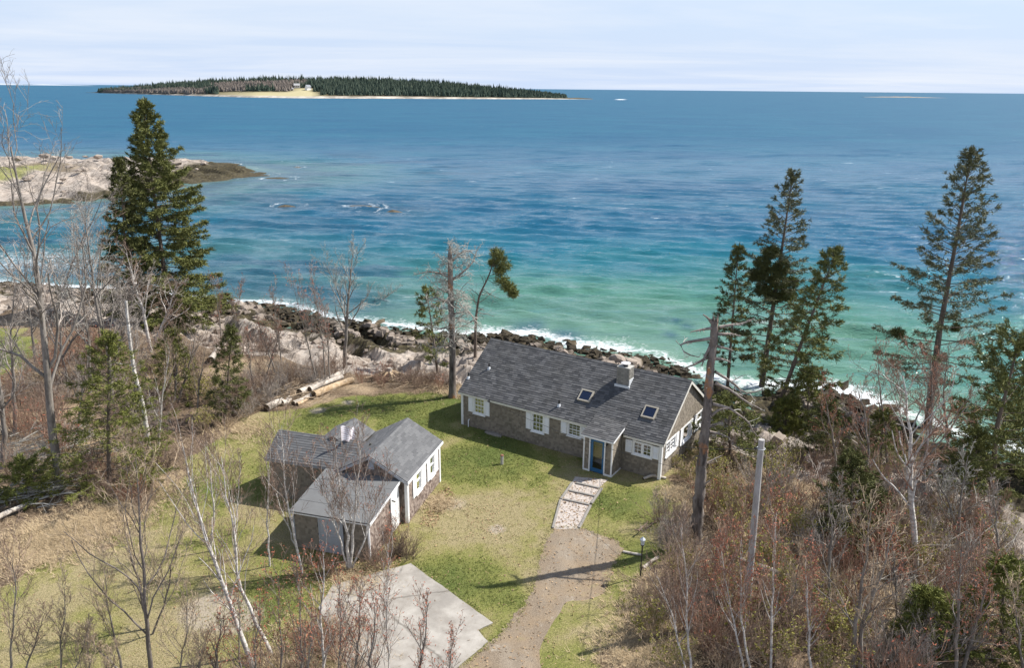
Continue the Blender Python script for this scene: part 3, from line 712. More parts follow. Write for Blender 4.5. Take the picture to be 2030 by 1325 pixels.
shingles(wf, HL, -0.05, lambda x: HE - 0.07, [h[:4] for h in FW] + [(PX0 + 0.05, PX1 - 0.05, -1, HE)], 0.125, rg, [wallA], house)
shingles(wr, HW, -0.4, gtop, [h[:4] for h in RW], 0.125, rg, [wallA], house)
shingles(wl, HW, -0.2, gtop, [], 0.125, rg, [wallA], house)
shingles(wb, HL, -0.9, lambda x: HE - 0.07, [], 0.16, rg, [wallA], house, 0.15, 0.3)
for a, b, c, d, st, cu in FW: window(house, wf, a, b, c, d, st, curtain=cu)
for a, b, c, d, st, cu in RW: window(house, wr, a, b, c, d, st, casing=0.11, curtain=cu)
for a, b, c, d in ((0.52, 0.86, 1.03, 2.05), (1.75, 2.08, 1.03, 2.05), (4.68, 5.02, 0.93, 1.99), (5.91, 6.25, 0.93, 1.99), (7.02, 7.40, 1.24, 1.99), (8.35, 8.72, 1.24, 1.99), (11.05, 11.43, 1.17, 1.91), (12.62, 12.98, 1.17, 1.91)):
    shutter(house, wf, a, b, c, d)
for a, b, c, d in ((1.98, 2.36, 1.1, 1.98), (2.62, 2.95, 0.92, 1.96), (4.21, 4.52, 0.92, 1.98), (4.84, 5.17, 0.92, 2.0)): shutter(house, wr, a, b, c, d)
for x, y in ((0, 0), (HL, 0), (HL, HW), (0, HW)):                        # corner boards
    mb = MB(); s1 = 1 if x == 0 else -1; s2 = 1 if y == 0 else -1
    mb.box(min(x - s1 * 0.05, x + s1 * 0.11), max(x - s1 * 0.05, x + s1 * 0.11), min(y - s2 * 0.05, y - s2 * 0.0), max(y - s2 * 0.05, y - s2 * 0.0), -0.6, HE - 0.08)
    mb.box(min(x - s1 * 0.05, x - s1 * 0.0), max(x - s1 * 0.05, x - s1 * 0.0), min(y + s2 * 0.002, y + s2 * 0.11), max(y + s2 * 0.002, y + s2 * 0.11), -0.6, HE - 0.08)
    mb.build('corner_board', white_m, house)
OG, OF = 0.18, 0.16
ze = HE - slope * OF
roof_parent = None
mb = MB()
slab(mb, [(-OG, -OF, ze), (HL + OG, -OF, ze), (HL + OG, HW / 2, HR), (-OG, HW / 2, HR)], 0.09)
slab(mb, [(-OG, HW / 2, HR), (HL + OG, HW / 2, HR), (HL + OG, HW + OF, ze), (-OG, HW + OF, ze)], 0.09)
roof = mb.build('roof', roofA, house)
Lr = math.hypot(HW / 2 + OF, HR - ze); ev = np.array([0, (HW / 2 + OF) / Lr, (HR - ze) / Lr])
SKY = [(7.46, 8.24, 0.98, 1.62), (11.43, 12.2, 0.91, 1.56)]
CHX, CHY = (9.25, 10.02), (2.28, 2.9)
def clipA(a, v):
    X = a - OG; Y = v * ev[1] - OF
    if any(s[0] < X < s[1] and s[2] < Y < s[3] for s in SKY): return True
    return CHX[0] + .04 < X < CHX[1] - .04 and CHY[0] + .04 < Y < CHY[1] - .04
roof_courses(roof, (-OG, -OF, ze), (1, 0, 0), ev, HL + 2 * OG, Lr, 0.155, 0.31, rg, [roofA], clipA)
roof_courses(roof, (HL + OG, HW + OF, ze), (-1, 0, 0), (0, -ev[1], ev[2]), HL + 2 * OG, Lr, 0.22, 0.5, rg, [roofA])
mb = MB(); x = -OG                                                       # ridge caps
while x < HL + OG:
    b = min(x + 0.27, HL + OG); h = 0.03 + rg.uniform(0, .012)
    mb.prism([(HW / 2 - 0.15, HR - 0.15 * slope + 0.012), (HW / 2, HR + 0.008), (HW / 2 + 0.15, HR - 0.15 * slope + 0.012), (HW / 2 + 0.15, HR - 0.15 * slope + h), (HW / 2, HR + h + .004), (HW / 2 - 0.15, HR - 0.15 * slope + h)], 'x', x + .003, b)
    x += 0.26
o = mb.build('ridge_cap', roofA, roof); o['kind'] = 'stuff'
mb = MB(); mb.box(-OG, PX0 - 0.2, -OF - 0.015, -OF + 0.01, ze - 0.15, ze - 0.03); mb.box(PX1 + 0.16, HL + OG, -OF - 0.015, -OF + 0.01, ze - 0.15, ze - 0.03); mb.build('fascia', trim_m, house)
for X in (-OG - 0.02, HL + OG - 0.01):                                   # rake boards
    mb = MB()
    for s_ in (0, 1):
        ya, yb = (-OF, HW / 2) if s_ == 0 else (HW / 2, HW + OF); za, zb = (ze, HR) if s_ == 0 else (HR, ze)
        mb.prism([(ya, za - 0.20), (yb, zb - 0.20), (yb, zb - 0.045), (ya, za - 0.045)], 'x', X, X + 0.03)
    mb.build('rake_board', trim_m, house)
for i, (a, b, c, d) in enumerate(SKY):                                   # skylights
    mb = MB(); f = 0.07
    def S(x, y, h): return np.array([x, y, HE + slope * y]) + h * np.array([0, -ev[2], ev[1]])
    def bar(x0, x1, y0, y1, h): mb.hexa([S(x0, y0, -0.05), S(x1, y0, -0.05), S(x1, y1, -0.05), S(x0, y1, -0.05), S(x0, y0, h), S(x1, y0, h), S(x1, y1, h), S(x0, y1, h)])
    bar(a, a + f, c, d, 0.11); bar(b - f, b, c, d, 0.11); bar(a + f, b - f, c, c + f, 0.112); bar(a + f, b - f, d - f, d, 0.108)
    w = mb.build('skylight', plain('skylight_frame', (0.36, 0.33, 0.27), 0.5, 0.4), roof)
    mb = MB(); bar(a + f, b - f, c + f, d - f, 0.085); mb.build('skylight_pane', sky_glass, roof)
for X, Y in ((0.94, 1.57), (6.58, 0.45), (-0.05, 0.74)):                 # vent pipes
    mb = MB(); Z = HE + slope * Y; an = np.linspace(0, 2 * math.pi, 9)[:-1]
    mb.tubes([(X, Y, Z - 0.05), (X, Y, Z + 0.10), (X, Y, Z + 0.12)], [0.13, 0.075, 0.06], 10, True)
    vp = mb.build('vent_flashing', lead_m, roof)
    mb = MB(); mb.tubes([(X, Y, Z), (X, Y, Z + 0.36)], [0.05, 0.05], 10, True); mb.build('vent_pipe', dark_m, roof)
# chimney of grey block, each block its own piece
ch_m = plain('chimney_mortar', (0.22, 0.21, 0.19), 0.95, 0.1, 0.2, 8)
zb = HE + slope * CHY[0]; zt = zb + 1.1
mb = MB(); mb.box(CHX[0] + .015, CHX[1] - .015, CHY[0] + .015, CHY[1] - .015, zb - 0.4, zt - 0.01); chim = mb.build('chimney', ch_m, house)
br = Mat('chimney_block', 0.95, 0.1); br.col(br.mix(br.math('ADD', br.math('MULTIPLY', br.orand(), .6), br.math('MULTIPLY', br.noise(9, 5, .7), .5)), (0.13, 0.13, 0.115), (0.33, 0.31, 0.275)))
def brickmesh(l):
    mb = MB(); mb.box(-l / 2, l / 2, -0.05, 0.05, -0.056, 0.056); me = mb.mesh('brick', br.m); return me
bm_full, bm_half = brickmesh(0.245), brickmesh(0.115)
cw, cd = CHX[1] - CHX[0], CHY[1] - CHY[0]; nc = 9
for k in range(nc):
    z = zb - 0.02 + (k + 0.5) * (zt - zb + 0.02) / nc
    for side in range(4):
        Ln = cw if side % 2 == 0 else cd - 0.1
        p = -Ln / 2 + (0.06 if k % 2 else 0.125); lst = []
        if k % 2: lst.append((-Ln / 2 + 0.06, bm_half)); p = -Ln / 2 + 0.25
        while p < Ln / 2 - 0.1: lst.append((p, bm_full)); p += 0.257
        if p - 0.07 < Ln / 2 - 0.04: lst.append((Ln / 2 - 0.06, bm_half))
        for q, me in lst:
            o = link('brick', me, chim)
            if side == 0: o.location = (CHX[0] + cw / 2 + q, CHY[0] + 0.045, z)
            elif side == 2: o.location = (CHX[0] + cw / 2 - q, CHY[1] - 0.045, z)
            else:
                o.location = (CHX[1] - 0.045 if side == 1 else CHX[0] + 0.045, CHY[0] + cd / 2 + q, z); o.rotation_euler = (0, 0, math.pi / 2)
mb = MB(); mb.box(CHX[0] - 0.08, CHX[1] + 0.08, CHY[0] - 0.08, CHY[0] + 0.004, zb - 0.08, zb + 0.09); mb.box(CHX[1] - 0.005, CHX[1] + 0.03, CHY[0] + .005, CHY[1], zb - 0.02, zb + 0.45); mb.build('chimney_flashing', lead_m, chim)
mb = MB(); mb.box(CHX[0] - 0.01, CHX[1] + 0.01, CHY[0] - 0.01, CHY[1] + 0.01, zt, zt + 0.05); mb.build('chimney_crown', plain('chimney_crown', (0.42, 0.41, 0.38), 0.95, 0.1, .2), chim)
mb = MB(); xc, yc = sum(CHX) / 2, sum(CHY) / 2
mb.tubes([(xc, yc, zt + 0.04), (xc, yc, zt + 0.2)], [0.13, 0.13], 12, True); mb.build('flue', dark_m, chim)
mb = MB(); mb.tubes([(xc, yc, zt + 0.2), (xc, yc, zt + 0.23), (xc, yc, zt + 0.29)], [0.27, 0.28, 0.05], 14, True); mb.build('chimney_cap', plain('galvanised_cap', (0.6, 0.58, 0.58), 0.35, 0.6), chim)
# entry porch
wp = Wall((PX0, -PD), (1, 0)); PWd = PX1 - PX0; pz = 2.12; pzb = pz + 0.12
DX0, DX1, DZ1 = 0.40, 1.20, 1.95
wpr = Wall((PX1, -PD), (0, 1)); wpl = Wall((PX0, 0), (0, -1))
mb = MB()
for a, b, c, d in wall_cells(PWd, -0.3, pz, [(DX0 - 0.02, DX1 + 0.02, 0.02, DZ1)]): mb.box(a, b, -0.1, -0.001, c, d)
wp.put(mb, 'porch_wall', core_m, house)
for w_ in (wpr, wpl):
    mb = MB(); mb.box(0.101 if w_ is wpr else 0.0, PD if w_ is wpr else PD - 0.101, -0.1, -0.001, -0.3, pz); w_.put(mb, 'porch_wall', core_m, house)
shingles(wp, PWd, 0.12, lambda x: pz - 0.02, [(DX0 - 0.1, DX1 + 0.1, 0, DZ1 + 0.08)], 0.125, rg, [wallA], house)
shingles(wpr, PD, 0.12, lambda x: pz + 0.1 + (HE - pz) * x / PD * 0.9, [], 0.125, rg, [wallA], house)
shingles(wpl, PD, 0.12, lambda x: pz, [], 0.125, rg, [wallA], house)
for a, b in ((-0.04, DX0 - 0.09), (DX1 + 0.09, PWd + 0.04)): mb = MB(); mb.box(a, b, 0.0, 0.04, 0.0, 0.12); wp.put(mb, 'porch_skirt', white_m, house)
mb = MB(); mb.box(0.01, PD, 0.0, 0.04, 0.0, 0.12); wpr.put(mb, 'porch_skirt', white_m, house)
for a, b in ((-0.04, 0.04), (PWd - 0.04, PWd + 0.04)):
    mb = MB(); mb.box(a, b, 0.0, 0.045, 0.121, pz - 0.03); wp.put(mb, 'corner_board', white_m, house)
mb = MB(); mb.box(DX0 - 0.085, DX0 - 0.02, -0.1, 0.05, 0.0, DZ1 + 0.02); mb.box(DX1 + 0.02, DX1 + 0.085, -0.1, 0.05, 0.0, DZ1 + 0.02); mb.box(DX0 - 0.085, DX1 + 0.085, -0.1, 0.05, DZ1 + 0.021, DZ1 + 0.085)
wp.put(mb, 'door_casing', white_m, house)
mb = MB(); mb.box(DX0 - .018, DX0 + 0.12, -0.06, -0.02, 0.03, DZ1); mb.box(DX1 - 0.12, DX1 + .018, -0.06, -0.02, 0.03, DZ1); mb.box(DX0 + .12, DX1 - .12, -0.06, -0.02, DZ1 - 0.12, DZ1); mb.box(DX0 + .12, DX1 - .12, -0.06, -0.02, 0.03, 0.24)
door = wp.put(mb, 'door', blue_m, house)
mb = MB(); mb.box(DX0 + .118, DX1 - .118, -0.046, -0.04, 0.239, DZ1 - .119); wp.put(mb, 'door_pane', glass_m, door)
mb = MB(); mb.tubes([(DX1 - 0.06, 0.0, 0.98), (DX1 - 0.06, 0.03, 0.98)], [0.03, 0.025], 8, True); wp.put(mb, 'door_handle', dark_m, door)
mb = MB(); mb.box(DX0 - 0.1, DX1 + 0.1, -0.62, -0.58, 0.3, DZ1); wp.put(mb, 'door_curtain', curtain_m, house)
mb = MB(); mb.tubes([(DX1 + 0.2, 0.03, 1.9), (DX1 + 0.2, 0.14, 1.9), (DX1 + 0.2, 0.14, 1.78)], [0.03, 0.05, 0.07], 8, True); wp.put(mb, 'porch_lamp', dark_m, house)
# porch roof runs on from the main slope at a lower pitch
pe = PD + 0.14; z_lo = pz + 0.03; yi = 0.42; z_hi = HE + slope * yi + 0.03
mb = MB(); slab(mb, [(PX0 - 0.16, -pe, z_lo), (PX1 + 0.12, -pe, z_lo), (PX1 + 0.12, yi, z_hi), (PX0 - 0.16, yi, z_hi)], 0.06)
pr = mb.build('porch_roof', roofA, house)
Lp = math.hypot(pe + yi, z_hi - z_lo); roof_courses(pr, (PX0 - 0.16, -pe, z_lo), (1, 0, 0), (0, (pe + yi) / Lp, (z_hi - z_lo) / Lp), PX1 - PX0 + 0.28, Lp, 0.155, 0.31, rg, [roofA])
mb = MB(); mb.box(PX0 - 0.165, PX1 + 0.125, -pe - 0.02, -pe + 0.01, z_lo - 0.11, z_lo - 0.02)
mb.prism([(-pe + .011, z_lo - 0.11), (0.0, z_lo + (z_hi - z_lo) * pe / (pe + yi) - 0.11), (0.0, z_lo + (z_hi - z_lo) * pe / (pe + yi) - 0.02), (-pe + .011, z_lo - 0.02)], 'x', PX1 + 0.121, PX1 + 0.14); mb.build('porch_fascia', white_m, house)
# fittings on the front wall
mb = MB(); mb.box(11.48, 11.70, 0.03, 0.16, 1.97, 2.16); wf.put(mb, 'meter_box', plain('meter_grey', (0.5, 0.5, 0.48), .5, .4), house)
mb = MB(); mb.tubes([(2.13, 0.02, 2.15), (2.13, 0.12, 2.14), (2.13, 0.22, 2.08)], [0.03, 0.04, 0.09], 9, True); wf.put(mb, 'flood_lamp', dark_m, house)
mb = MB(); mb.tubes([(0.55, 0.12, -0.1), (0.55, 0.12, 0.42), (0.55, 0.02, 0.46)], [0.035, 0.035, 0.03], 8, True); wf.put(mb, 'white_pipe', white_m, house)

# ------------------------------------------------------------------ outbuilding with wing
GXo, GYo, GYAW = -4.92, 32.99, math.radians(-15.5)
rg = np.random.default_rng(22)
gar = thing('studio_outbuilding', 'grey roofed brown shingled outbuilding with two white framed windows on the lawn', 'outbuilding', (GXo, GYo, 0), GYAW)
W0, LN, gE, gR = 3.6, 4.3, 2.36, 3.38
sl2 = (gR - gE) / (W0 / 2)
GW = [(1.0, 1.72, 0.97, 2.24), (2.82, 3.5, 0.92, 2.2)]
wR = Wall((0, 0), (0, 1)); wF = Wall((-W0, 0), (1, 0)); wB = Wall((0, LN), (-1, 0)); wL = Wall((-W0, LN), (0, -1))
mb = MB()
for a, b, c, d in wall_cells(LN, -0.4, gE - 0.05, GW): mb.box(a, b, -0.12, -0.001, c, d)
wR.put(mb, 'wall', core_m, gar)
def gt2(x): return gE - 0.05 + sl2 * min(x, W0 - x)
for w_ in (wF, wB):
    mb = MB(); mb.box(0.13, W0 - 0.13, -0.12, -0.001, -0.4, gE - 0.05); mb.prism([(0.13, gE - 0.049), (W0 - 0.13, gE - 0.049), (W0 / 2, gR - 0.15)], 'y', -0.12, -0.001); w_.put(mb, 'wall', core_m, gar)
mb = MB(); mb.box(0, LN, -0.12, -0.001, -0.4, gE - 0.05); wL.put(mb, 'wall', core_m, gar)
mb = MB(); mb.box(-W0 + .13, -0.13, .13, LN - .13, -0.1, 0.02); mb.build('interior', room_m, gar)
shingles(wR, LN, -0.1, lambda x: gE - 0.06, GW + [(0.62, 2.25, .93, 2.3), (2.45, 3.95, .88, 2.3)], 0.125, rg, [wallB], gar)
shingles(wF, W0, -0.1, gt2, [], 0.125, rg, [wallB], gar); shingles(wB, W0, -0.1, gt2, [], 0.16, rg, [wallB], gar); shingles(wL, LN, -0.1, lambda x: gE - 0.06, [], 0.16, rg, [wallB], gar)
for a, b, c, d in GW: window(gar, wR, a, b, c, d, 'double', casing=0.08, curtain=(0, 1, 1))
for a, b, c, d in ((0.6, 0.98, 0.97, 2.24), (1.74, 2.24, 0.95, 2.24), (2.44, 2.80, 0.92, 2.2), (3.52, 3.96, 0.90, 2.2)): shutter(gar, wR, a, b, c, d)
for (x, y) in ((0, 0), (0, LN)):
    s2 = 1 if y == 0 else -1; mb = MB()
    mb.box(-0.11, 0.05, min(y, y - s2 * 0.05), max(y, y - s2 * 0.05), -0.3, gE - 0.08); mb.box(0.0, 0.05, min(y + s2 * .002, y + s2 * 0.11), max(y + s2 * .002, y + s2 * 0.11), -0.3, gE - 0.08)
    mb.build('corner_board', white_m, gar)
og = 0.2; oe = 0.14; e2 = gE - sl2 * oe
mb = MB(); slab(mb, [(oe, -og, e2), (oe, LN + og, e2), (-W0 / 2, LN + og, gR), (-W0 / 2, -og, gR)], 0.07)
slab(mb, [(-W0 / 2, -og, gR), (-W0 / 2, LN + og, gR), (-W0 - oe, LN + og, e2), (-W0 - oe, -og, e2)], 0.07)
groof = mb.build('roof', roofB, gar)
L2 = math.hypot(W0 / 2 + oe, gR - e2); cu, su = (W0 / 2 + oe) / L2, (gR - e2) / L2
roof_courses(groof, (oe, -og, e2), (0, 1, 0), (-cu, 0, su), LN + 2 * og, L2, 0.14, 0.45, rg, [roofB])
roof_courses(groof, (-W0 - oe, LN + og, e2), (0, -1, 0), (cu, 0, su), LN + 2 * og, L2, 0.14, 0.45, rg, [roofB])
mb = MB()
for X0, X1, Za, Zb in ((oe, -W0 / 2, e2, gR), (-W0 / 2, -W0 - oe, gR, e2)):
    for Yq in (-og - 0.02, LN + og - 0.005): mb.prism([(X0, Za - 0.17), (X1, Zb - 0.17), (X1, Zb - 0.03), (X0, Za - 0.03)], 'y', Yq, Yq + 0.025)
mb.build('rake_board', plain('grey_trim', (0.40, 0.42, 0.45), .6, .3), gar)
mb = MB(); mb.box(oe - 0.01, oe + 0.03, -og, LN + og, e2 - 0.13, e2 - 0.01); mb.build('fascia', white_m, gar)
mb = MB(); mb.box(-W0 / 2 - 0.12, -W0 / 2 + 0.16, -0.06, -0.028, 2.62, 3.14); mb.build('gable_vent', plain('grey_vent', (0.36, 0.39, 0.44), .6, .3), gar)
# west wing
X0, X1, Y0, Y1, wE, wR_ = -7.62, -W0, 0.45, 3.05, 2.26, 3.10
mid = (Y0 + Y1) / 2; slw = (wR_ - wE) / (mid - Y0)
mb = MB(); mb.box(X0, X1, Y0, Y0 + 0.1, -0.4, wE); mb.box(X0, X1, Y1 - 0.1, Y1, -0.4, wE); mb.box(X0, X0 + .1, Y0 + .1, Y1 - .1, -0.4, wE)
mb.prism([(Y0 + .11, wE + .001), (Y1 - .11, wE + .001), (mid, wR_ - .1)], 'x', X0, X0 + .1); mb.build('wing_wall', core_m, gar)
shingles(Wall((X0, Y0), (1, 0)), X1 - X0, -0.1, lambda x: wE - 0.02, [], 0.13, rg, [wallA], gar)
shingles(Wall((X0, Y1), (0, -1)), Y1 - Y0, -0.1, lambda x: wE - .04 + slw * min(x, Y1 - Y0 - x), [], 0.13, rg, [wallB], gar)
ow = 0.16; ew = wE - slw * ow; xr = X0 - 0.2
mb = MB(); slab(mb, [(xr, Y0 - ow, ew), (X1 + 0.9, Y0 - ow, ew), (X1 + 0.9, mid, wR_), (xr, mid, wR_)], 0.07); slab(mb, [(xr, mid, wR_), (X1 + 0.9, mid, wR_), (X1 + 0.9, Y1 + ow, ew), (xr, Y1 + ow, ew)], 0.07)
wroof = mb.build('wing_roof', roofB, gar); Lw = math.hypot(mid - Y0 + ow, wR_ - ew); cv, sv = (mid - Y0 + ow) / Lw, (wR_ - ew) / Lw
roof_courses(wroof, (xr, Y0 - ow, ew), (1, 0, 0), (0, cv, sv), X1 + 0.6 - xr, Lw, 0.14, 0.45, rg, [roofB])
roof_courses(wroof, (X1 + 0.6, Y1 + ow, ew), (-1, 0, 0), (0, -cv, sv), X1 + 0.6 - xr, Lw, 0.14, 0.45, rg, [roofB])
mb = MB(); mb.box(xr, X1 - 0.1, Y0 - ow - .02, Y0 - ow + .005, ew - .12, ew - .02); mb.build('wing_fascia', plain('wing_trim', (0.30, 0.31, 0.33), .6, .3), gar)
# rear cross gable
xm, hw, zr, yb = -4.65, 1.15, 3.2, 3.9
mb = MB(); mb.box(xm - hw + .1, xm + hw - .1, 2.4, yb, -0.4, 2.55); mb.prism([(xm - hw + .1, 2.551), (xm + hw - .1, 2.551), (xm, zr - .12)], 'y', 2.4, yb); mb.build('rear_gable', core_m, gar)
zl = 2.55
mb = MB(); slab(mb, [(xm - hw, yb + .15, zl), (xm - hw, 1.6, zl), (xm, 1.6, zr), (xm, yb + .15, zr)], 0.06); slab(mb, [(xm, yb + .15, zr), (xm, 1.6, zr), (xm + hw, 1.6, zl), (xm + hw, yb + .15, zl)], 0.06)
rgf = mb.build('rear_roof', roofB, gar); Lg = math.hypot(hw, zr - zl)
roof_courses(rgf, (xm - hw, yb + .15, zl), (0, -1, 0), (hw / Lg, 0, (zr - zl) / Lg), yb + .15 - 1.6, Lg, .14, .45, rg, [roofB])
roof_courses(rgf, (xm + hw, 1.6, zl), (0, 1, 0), (-hw / Lg, 0, (zr - zl) / Lg), yb + .15 - 1.6, Lg, .14, .45, rg, [roofB])

# ------------------------------------------------------------------ lean-to shed in front of the outbuilding
shed = thing('lean_to_shed', 'small lean-to shed with pale grey sloping roof beside a birch clump', 'shed', (GXo, GYo, 0), GYAW)
sx0, sx1, sy0, sy1, s_e, s_b = -4.07, -0.36, -3.36, -0.06, 1.93, 2.33
def st(y): return s_e + (s_b - s_e) * (y - sy0) / (sy1 - sy0)
grey_ply = plain('grey_painted_ply', (0.36, 0.385, 0.42), 0.7, 0.2, 0.15, 1.5)
mb = MB(); mb.box(sx0, sx1, sy0, sy0 + .1, -0.2, s_e - .05); mb.prism([(sy0 + .101, -0.2), (sy1, -0.2), (sy1, st(sy1) - .06), (sy0 + .101, s_e - .05)], 'x', sx0, sx0 + .1)
mb.prism([(sy0 + .101, -0.2), (sy1, -0.2), (sy1, st(sy1) - .06), (sy0 + .101, s_e - .05)], 'x', sx1 - .1, sx1); mb.build('wall', core_m, shed)
wS = Wall((sx0, sy0), (1, 0)); WS = sx1 - sx0
shingles(wS, WS, 0.05, lambda x: s_e - .06, [(1.24, 2.48, 0, 2)], 0.13, rg, [wallA], shed)
shingles(Wall((sx1, sy0), (0, 1)), sy1 - sy0, 0.05, lambda x: st(sy0 + x) - .08, [(2.1, 3.1, 0, 2.4)], .13, rg, [wallB], shed)
shingles(Wall((sx0, sy1), (0, -1)), sy1 - sy0, 0.05, lambda x: st(sy1 - x) - .08, [], .13, rg, [wallA], shed)
mb = MB(); mb.box(1.26, 2.46, 0.02, 0.065, 0.05, 1.86); mb.box(1.26, 1.31, 0.066, 0.08, 0.05, 1.86); mb.box(2.41, 2.46, 0.066, 0.08, 0.05, 1.86); mb.box(1.31, 2.41, 0.066, 0.08, 0.9, 0.97)
wS.put(mb, 'sliding_door', grey_ply, shed)
mb = MB(); mb.box(2.15, 3.05, 0.02, 0.06, 0.05, 2.12); mb.box(2.15, 2.2, .061, .075, .05, 2.12); mb.box(3.0, 3.05, .061, .075, .05, 2.12)
sd = Wall((sx1, sy0), (0, 1)).put(mb, 'side_door', white_m, shed)
mb = MB(); mb.hexa([(2.25, .061, 1.75), (2.31, .061, 1.75), (2.31, .085, 1.75), (2.25, .085, 1.75), (2.62, .061, 1.48), (2.68, .061, 1.48), (2.68, .085, 1.48), (2.62, .085, 1.48)]); Wall((sx1, sy0), (0, 1)).put(mb, 'strap_hinge', dark_m, sd)
for a, b in ((-0.03, 0.06), (WS - 0.06, WS + 0.03)):
    mb = MB(); mb.box(a, b, 0.001, 0.05, 0.0, s_e - .06); wS.put(mb, 'corner_board', white_m if a > 1 else grey_ply, shed)
so = 0.14; ze_ = st(sy0 - so); zb_ = st(sy1 - 0.0)
mb = MB(); slab(mb, [(sx0 - .1, sy0 - so, ze_), (sx1 + .1, sy0 - so, ze_), (sx1 + .1, sy1, zb_), (sx0 - .1, sy1, zb_)], 0.04); sroof = mb.build('roof', roofC, shed)
for k in range(4):                                                      # overlapping roll roofing strips
    a = k / 4; b = (k + 1) / 4
    def rp(x, t, h): return (x, sy0 - so - .01 + (sy1 - sy0 + so) * t, ze_ + (zb_ - ze_) * t + h)
    mb = MB(); mb.hexa([rp(sx0 - .11, a, .001), rp(sx1 + .11, a, .001), rp(sx1 + .11, b, .001), rp(sx0 - .11, b, .001), rp(sx0 - .11, a, .016), rp(sx1 + .11, a, .016), rp(sx1 + .11, b, .006), rp(sx0 - .11, b, .006)])
    mb.build('roofing_strip', roofC, sroof)
mb = MB(); mb.prism([(sy0 - so, ze_ - .13), (sy1, zb_ - .13), (sy1, zb_ - .0), (sy0 - so, ze_ - .0)], 'x', sx1 + .112, sx1 + .135); mb.box(sx0 - .1, sx1 + .1, sy0 - so - .02, sy0 - so - .012, ze_ - .1, ze_ - .045); mb.build('fascia', white_m, shed)

# flag on a short staff above the outbuilding roof
def gloc(x, y, z): c, s = math.cos(GYAW), math.sin(GYAW); return (GXo + c * x - s * y, GYo + s * x + c * y, z)
fl_ = thing('flag', 'small crumpled red and white flag flying above the outbuilding roof', 'flag', gloc(-4.05, 1.35, 2.7), GYAW + 0.9)
mb = MB(); mb.tubes([(0, 0, 0), (0.0, 0, 1.25)], [0.02, 0.015], 7, True); mb.build('staff', plain('flag_staff', (0.35, 0.3, 0.25), .6, .3), fl_)
n_, m_ = 16, 12; V = []
for j in range(m_):
    for i in range(n_):
        t = i / (n_ - 1); q = j / (m_ - 1)
        V.append((0.02 + 0.75 * t, 0.14 * math.sin(t * 8 + q * 2) * t, 1.25 - 0.8 * q - 0.3 * t + 0.05 * math.sin(t * 7)))
fm_ = Mat('flag_cloth', 0.8, 0.1); oc = fm_.node('ShaderNodeSeparateXYZ'); fm_.nt.links.new(fm_.node('ShaderNodeTexCoord').outputs['Object'], oc.inputs[0])
strp = fm_.math('FRACT', fm_.math('MULTIPLY', fm_.math('ADD', oc.outputs['Z'], fm_.math('MULTIPLY', oc.outputs['X'], 0.5)), 9.0))
fm_.col(fm_.mix(fm_.math('GREATER_THAN', strp, 0.86), (0.84, 0.84, 0.87), (0.4, 0.06, 0.08)))
mb = MB(); mb.add(V, gridfaces(m_, n_)); mb.build('cloth', fm_.m, fl_, smooth=True)
# wall lamp post, standpipe, etc. follow with the yard

# far houses on the island
def far_house(name, label, px, py, w, d, h, rh, yaw, wallc, roofc):
    """stand on the island slope where the ray meets it"""
    r = ray(px, py); t = np.linspace(1500, 2600, 4000); P = _C + r * t[:, None]
    k = None
    flat = IV.reshape(-1, 3)
    for i in range(0, len(P), 12):
        j = np.argmin((flat[:, 0] - P[i, 0]) ** 2 + (flat[:, 1] - P[i, 1]) ** 2)
        if flat[j, 2] >= P[i, 2]: k = (P[i, 0], P[i, 1], flat[j, 2]); break
    if k is None: k = tuple(P[2000])
    t_ = thing(name, label, 'house', (k[0], k[1], k[2] - 0.5), yaw)
    mb = MB(); mb.box(-w / 2, w / 2, -d / 2, d / 2, -2, h); mb.prism([(-d / 2, h + .001), (d / 2, h + .001), (0, h + rh - .2)], 'x', -w / 2, w / 2); mb.build('wall', plain(name + '_wall', wallc, .7, .2), t_)
    mb = MB(); slab(mb, [(-w / 2 - .5, -d / 2 - .5, h - .2), (w / 2 + .5, -d / 2 - .5, h - .2), (w / 2 + .5, 0, h + rh), (-w / 2 - .5, 0, h + rh)], .3); slab(mb, [(-w / 2 - .5, 0, h + rh), (w / 2 + .5, 0, h + rh), (w / 2 + .5, d / 2 + .5, h - .2), (-w / 2 - .5, d / 2 + .5, h - .2)], .3)
    mb.build('roof', plain(name + '_roof', roofc, .8, .2), t_)
    for i in range(3):
        mb = MB(); x = -w / 2 + w * (i + .5) / 3; mb.box(x - .7, x + .7, -d / 2 - .08, -d / 2 - .02, h * .4, h * .8); mb.build('window', dark_m, t_)
far_house('farmhouse', 'pale farmhouse standing higher at the edge of the island wood', 589, 174, 14, 9, 6, 4.5, 0.15, (0.6, 0.56, 0.5), (0.42, 0.42, 0.42))
far_house('white_house', 'white gabled house lower on the open island meadow', 611, 179, 12, 8, 6.5, 5, 0.9, (0.8, 0.8, 0.8), (0.25, 0.27, 0.3))
far_house('barn', 'low weathered barn below the farmhouse on the island meadow', 577, 178.5, 12, 7, 3.5, 2.5, 0.0, (0.3, 0.27, 0.23), (0.35, 0.35, 0.36))

